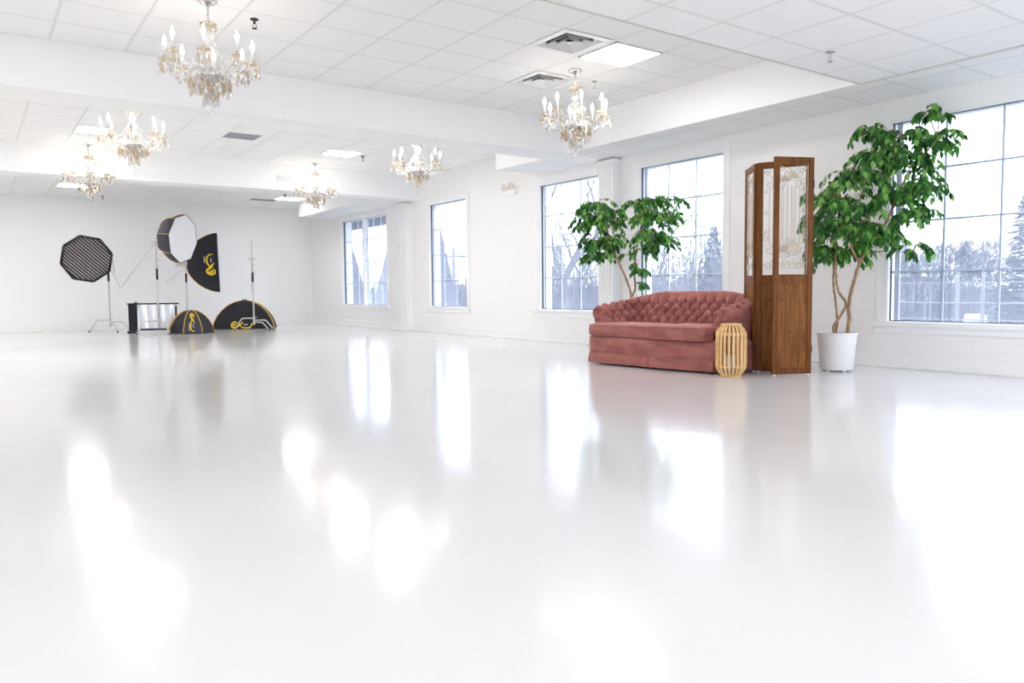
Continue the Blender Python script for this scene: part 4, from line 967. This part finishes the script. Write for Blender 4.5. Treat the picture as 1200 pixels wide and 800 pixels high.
# ================================================================ OUTDOORS
GZ = -3.6
M_ground = mat('winter_ground', (0.30, 0.32, 0.33), 0.95); noise_color(M_ground, (0.07, 0.08, 0.07), (0.13, 0.14, 0.14), .12)
M_road = mat('road_asphalt', (0.16, 0.17, 0.19), 0.9)
M_barkd = mat('bare_tree_bark', (0.06, 0.055, 0.055), 0.9)
M_needle = leaf_mat('conifer_needle', ((0.012, 0.028, 0.022), (0.02, 0.042, 0.03), (0.04, 0.065, 0.05)), .1)
M_shrub = leaf_mat('winter_brush', ((0.045, 0.042, 0.042), (0.07, 0.065, 0.064), (0.11, 0.10, 0.095)), .1)
M_siding = mat('grey_roof_shingle', (0.10, 0.10, 0.12), 0.85)
M_house = mat('pale_house_siding', (0.45, 0.46, 0.48), 0.8)
M_van = mat('white_van_paint', (0.82, 0.83, 0.84), 0.3)
M_pole = mat('weathered_pole', (0.16, 0.155, 0.15), 0.9)
structure(MB().box((9.5, -150, GZ-.5), (260, 330, GZ)).build('outdoor_ground', M_ground))
structure(MB().box((44, -150, GZ), (53, 330, GZ+.03)).build('road', M_road))
M_hill = mat('distant_wooded_hill', (0.08, 0.08, 0.085), 0.95); noise_color(M_hill, (0.05, 0.052, 0.055), (0.12, 0.115, 0.11), .5)
random.seed(77); rows = []
for j, f in enumerate((0, .5, .85, 1.0, .8, .4, 0)): rows.append([Vector((128+j*9+random.uniform(-3, 3), -150+6*i, GZ-.1+f*(6.2+1.3*math.sin(i*.31)+1.1*math.sin(i*.83+1)+random.uniform(-.9, .9)))) for i in range(81)])
structure(MB().grid(rows).build('outdoor_hill', M_hill, None, True))
def bare_tree(seed, H, spread=1.0, rmin=.026):
    random.seed(seed); o = empty('bare_tree', (0, 0, 0)); m = MB(); t = MB()
    def grow(p, d, L, r, lv):
        r = max(r, rmin)
        n = 5; pts = [p]; c = d.copy()
        for i in range(n): c = (c+Vector((random.uniform(-.14, .14), random.uniform(-.14, .14), random.uniform(-.04, .10)))).normalized(); pts.append(pts[-1]+c*L/n)
        (m if lv < 3 else t).tube(pts, [r*(1-.55*i/n) for i in range(n+1)], 6 if lv < 2 else 4 if lv < 3 else 3, cap=False)
        if lv >= 5: return
        k = (4, 4, 4, 4, 3)[lv]
        for q in range(k):
            f = random.uniform(.35, 1.0) if q else 1.0; b = pts[min(n, max(1, round(f*n)))]
            ax = c.orthogonal().normalized(); ax.rotate(Matrix.Rotation(random.uniform(0, 2*PI), 3, c)); nd = (c*1.0+ax*random.uniform(.45, 1.0)*spread).normalized()
            grow(b, nd, L*random.uniform(.55, .75), r*.45*random.uniform(.8, 1.1), lv+1)
    grow(Vector((0, 0, -.2)), Vector((random.uniform(-.05, .05), random.uniform(-.05, .05), 1)), H*.36, H*.018, 0)
    m.build('trunk', M_barkd, o, True)
    t.build('twigs', M_barkd, o)
    return o
def conifer(seed, H, R_):
    random.seed(seed); o = empty('conifer', (0, 0, 0)); MB().tube([(0, 0, 0), (0, 0, H*.97)], [H*.014, .02], 8).build('trunk', M_barkd, o, True)
    m = MB(); n = int(230*H)
    for k in range(n):
        t = random.random()**.8; z = H*(.06+.93*t); r = R_*(1-t)**.8*random.uniform(.35, 1.1)+.05; a = random.uniform(0, 2*PI)
        d = Vector((math.cos(a), math.sin(a), random.uniform(-.35, .1))); p = Vector((0, 0, z))+Vector((math.cos(a), math.sin(a), 0))*r*random.uniform(.2, .75)
        leaf_into(m, p, d, Vector((random.uniform(-.6, .6), random.uniform(-.6, .6), 1)), random.uniform(.5, 1.0)*R_*.34*(1.05-.75*t), R_*.10*(1.05-.7*t))
    m.build('foliage', M_needle, o); return o
def brush(seed, Wd, H):
    random.seed(seed); o = empty('brush_clump', (0, 0, 0)); m = MB()
    for k in range(420):
        x = random.uniform(-Wd/2, Wd/2); y = random.uniform(-1.4, 1.4); hh = H*random.uniform(.4, 1.0)*(1-.5*abs(2*x/Wd)**3)
        m.tube([(x, y, -.1), (x+random.uniform(-.3, .3), y+random.uniform(-.3, .3), hh*.5), (x+random.uniform(-.8, .8), y+random.uniform(-.5, .5), hh)], [.045, .03, .012], 3, cap=False)
    m.build('stems', M_barkd, o)
    m = MB()
    for k in range(2600):
        x = random.uniform(-Wd/2, Wd/2); z = random.uniform(0, H)**1.0*random.uniform(.3, 1.0); y = random.uniform(-1.4, 1.4); d = Vector((random.uniform(-1, 1), random.uniform(-1, 1), random.uniform(-.2, 1)))
        leaf_into(m, Vector((x, y, z)), d, Vector((0, -.5, 1)), random.uniform(.25, .55), .09)
    m.build('brush', M_shrub, o); return o
bt_ = [bare_tree(3, 13, 1.0), bare_tree(9, 12, 1.2), bare_tree(21, 15, .9), bare_tree(41, 14, .8, .010), bare_tree(44, 12, 1.1, .013)]
cf_ = [conifer(5, 8.5, 2.2), conifer(8, 11, 3.2)]
bs_ = [brush(31, 11, 3.2), brush(32, 9, 2.4)]
used = set()
def put(protos, i, px, dist, sc_, label, cat, group, z=GZ, rz=None):
    p = protos[i]; o = p if p.name not in used else copy_tree(p); used.add(p.name)
    o.location = far_point(px, dist, z); o.scale = sc_ if isinstance(sc_, tuple) else (sc_,)*3; o.rotation_euler = (0, 0, rz if rz is not None else (px*1.7) % 6.28); tag(o, label, cat, group)
TG = 'bare trees beyond the windows'
for args in ((3, 676, 27, 1.0, 'big bare tree outside, filling the window left of the column'), (4, 772, 36, .85, 'bare tree outside with slanting limbs, seen above the sofa through its window'),
             (3, 752, 44, .95, 'bare tree outside at the left edge of the window above the sofa'), (4, 826, 58, .9, 'bare tree outside at the right of the window above the sofa'),
             (4, 648, 48, .8, 'bare tree outside at the left of the window beside the column'), (0, 1046, 97, .95, 'bare tree outside behind the right ficus, at the left of the widest window'), (1, 1078, 96, 1.0, 'bare grey tree outside, second from the left in the widest window'),
             (2, 1100, 104, .85, 'bare grey tree outside, at the left muntin of the widest window'), (0, 1120, 98, .95, 'bare grey tree outside between two muntins of the widest window'), (1, 1172, 98, .95, 'bare tree outside behind the parked van'), (2, 1064, 112, .9, 'tall bare tree outside, far back at the left of the widest window'), (1, 1090, 116, 1.0, 'tall bare tree outside, far back in the second column of panes of the widest window'), (0, 1110, 114, 1.0, 'tall bare tree outside, far back left of the middle conifer'), (2, 1140, 110, .85, 'bare tree outside, far back right of the middle conifer'), (0, 1156, 118, 1.05, 'bare tree outside, far back above the van'), (1, 1188, 112, 1.0, 'bare tree outside, far back beside the large conifer'), (0, 842, 70, .7, 'bare tree outside, far back at the right frame of the window above the sofa'), (2, 694, 70, .55, 'bare tree outside, far back at the right frame of the window by the column'), (4, 440, 46, .75, 'bare tree outside the farthest window')):
    put(bt_, *args, 'tree', TG)
for args in ((0, 1131, 95, 1.1, 'dark conifer outside, in the middle of the widest window'), (1, 1205, 48, .92, 'large dark conifer outside at the right edge of the photo'), (1, 836, 52, .78, 'conifer outside low at the right of the window above the sofa'), (0, 655, 60, .95, 'conifer outside at the left of the window beside the column'), (0, 1160, 94, .7, 'small conifer outside behind the right muntin of the widest window')):
    put(cf_, *args, 'tree', 'conifers beyond the windows')
for args in ((0, 1064, 89, (.95, .8, 1.75), 'brown brush outside under the trees in the left half of the widest window'), (0, 1158, 89, (.9, .8, 1.7), 'brown brush outside behind the van in the right half of the widest window'),
             (0, 800, 50, (.75, .8, 2.8), 'brush outside low behind the sofa back'), (1, 668, 50, (.62, .8, 3.4), 'brush outside low in the window beside the column'), (1, 532, 62, (.6, .8, 2.8), 'brush outside low in the narrow window')):
    put(bs_, *args, 'brush', 'brush beyond the windows', rz=facing(far_point(args[1], 1, 0).x, far_point(args[1], 1, 0).y))
def pole(px, dist, h, label, arm=True):
    p = far_point(px, dist, GZ); o = empty('utility_pole', p, facing(p.x, p.y)); tag(o, label, 'utility pole', 'utility poles along the road')
    MB().tube([(0, 0, -.2), (0, 0, h)], [.16, .11], 10).build('post', M_pole, o, True)
    if arm:
        a = MB().box((-1.1, -.06, h-.75), (1.1, .06, h-.60)).build('crossarm', M_pole, o)
        for x in (-1.0, -.5, .5, 1.0): MB().lathe([(.04, h-.60), (.05, h-.52), (.03, h-.45)], 8, Matrix.Translation((x, 0, 0))).build('insulator', M_vent, a, True)
        MB().lathe([(.17, h-1.9), (.18, h-1.8), (.18, h-1.2), (.12, h-1.1)], 12, Matrix.Translation((.28, -.1, 0))).build('transformer', M_vent, o, True)
    return p
pole(1122, 62, 5.6, 'pale utility pole outside, left of the van in the widest window', False); pole(1152, 66, 5.6, 'pale utility pole outside above the van', False); p3 = pole(532, 55, 7.6, 'utility pole with crossarm outside the narrow window')
# overhead wires along the road and guard rails
def wire(z0, z1, x, label, r=.03):
    pts = []
    for k in range(61): y = -60+k*4; s = (k % 12)/12; pts.append((x, y, z0-.35*math.sin(PI*s)))
    o = MB().tube(pts, r, 5).build('overhead_wire', M_blackmetal, None, True); tag(o, label, 'wire')
wire(7.6, 7.6, 56, 'upper overhead wire crossing outside the widest window', .028); wire(7.0, 7, 56.6, 'lower overhead wire crossing outside the widest window', .028)
def rail(z, x, label, r=.035):
    o = empty('guard_rail', (x, 0, GZ)); tag(o, label, 'guard rail', 'rails along the road')
    MB().tube([(0, -60, z-GZ), (0, 120, z-GZ)], r, 6).build('rail', M_pole, o, True)
    for k in range(31): MB().tube([(.04, -58+k*6, 0), (.04, -58+k*6, z-GZ+.02)], .05, 6).build('post', M_pole, o)
rail(1.05, 40.5, 'upper pale rail crossing outside the widest window, above the road'); rail(.05, 40.0, 'middle pale rail crossing outside the widest window', .055); rail(-.75, 39.5, 'lower pale rail crossing outside the widest window, level with the van roof')
# van
def van():
    p = far_point(1144, 80, GZ); o = empty('van', p, facing(p.x, p.y)); tag(o, 'white van parked outside, seen just above the sill of the widest window', 'van')
    m = MB(); secs = []
    for y, wd, zb, zt in ((-.1, .86, .45, 1.85), (.0, .92, .35, 1.98), (1.6, .94, .35, 2.02), (3.3, .92, .35, 1.95), (3.7, .90, .40, 1.25), (4.6, .86, .45, 1.08)):
        secs.append([Vector((wd*s*math.cos(a) if False else x_*wd, y, z_)) for x_, z_ in ((-1, zb), (1, zb), (1, zb+(zt-zb)*.5), (.9, zt-.08), (.75, zt), (-.75, zt), (-.9, zt-.08), (-1, zb+(zt-zb)*.5))])
    m.grid(secs, close_u=True); m.f += [tuple(range(8)), tuple(range(40, 48))]; m.m += [0, 0]; m.build('body', M_van, o, True, angle=30)
    MB().box((-.66, -.10, 1.28), (.66, -.06, 1.72)).build('rear_window', M_slate, o, bevel=.02)
    for sx in (-1, 1):
        MB().box((sx*.80-.06, -.08, .85), (sx*.80+.06, -.03, 1.2)).build('tail_light', mat('tail_red', (.4, .03, .03), .3), o)
        for y in (.8, 3.9): MB().lathe([(.30, -.1), (.33, -.08), (.33, .08), (.30, .1)], 16, Matrix.Translation((sx*.82, y, .33)) @ Matrix.Rotation(PI/2, 4, 'Y')).build('wheel', M_blackmetal, o, True)
    MB().box((-.85, -.16, .40), (.85, -.04, .58)).build('bumper', M_grey, o, bevel=.02)
van()
# neighbouring buildings seen in the two farthest windows
def house(px, dist, wd, dp, wall_h, roof_h, label, m_roof, rot=0, arch=False):
    p = far_point(px, dist, GZ); o = empty('house', p, facing(p.x, p.y)+rot); tag(o, label, 'house')
    MB().box((-wd/2, 0, 0), (wd/2, dp, wall_h)).build('walls', M_house, o)
    MB().prism([(-wd/2-.4, 0), (wd/2+.4, 0), (0, roof_h)], -.3, dp+.3, Matrix.Translation((0, dp, wall_h)) @ Matrix.Rotation(PI/2, 4, 'X')).build('roof', m_roof, o)
    if arch:
        f = MB().tube([(-1.3+.6*math.cos(a), -.05, 3.3+.6*math.sin(a)) for a in [PI*k/12 for k in range(13)]]+[(-1.9, -.05, 2.3), (-.7, -.05, 2.3), (-.7, -.05, 3.3)], .07, 6).build('arched_window', M_slate, o)
        MB().box((-1.85, -.03, 2.35), (-.75, -.01, 3.3)).build('pane', M_glass, f)
    return o
house(507, 30, 2.6, 1.4, 3.6, 3.6, 'grey gabled building outside the narrow window', M_siding, 1.05)
house(404, 44, 4.0, 2, 3.6, 4.1, 'grey gabled building outside the left pane of the farthest window', M_siding, 1.05)
house(470, 52, 4.0, 5, 4.2, 2.6, 'pale house with arched window outside the right pane of the farthest window', M_house, .1, True)
o = MB().box((XW+.25, 17.4, 2.86), (9.0, 21.4, 2.95)).box((8.9, 17.4, 2.57), (9.0, 21.4, 2.86)).build('window_awning', M_siding, None); tag(o, 'grey awning over the farthest window, outside', 'awning')
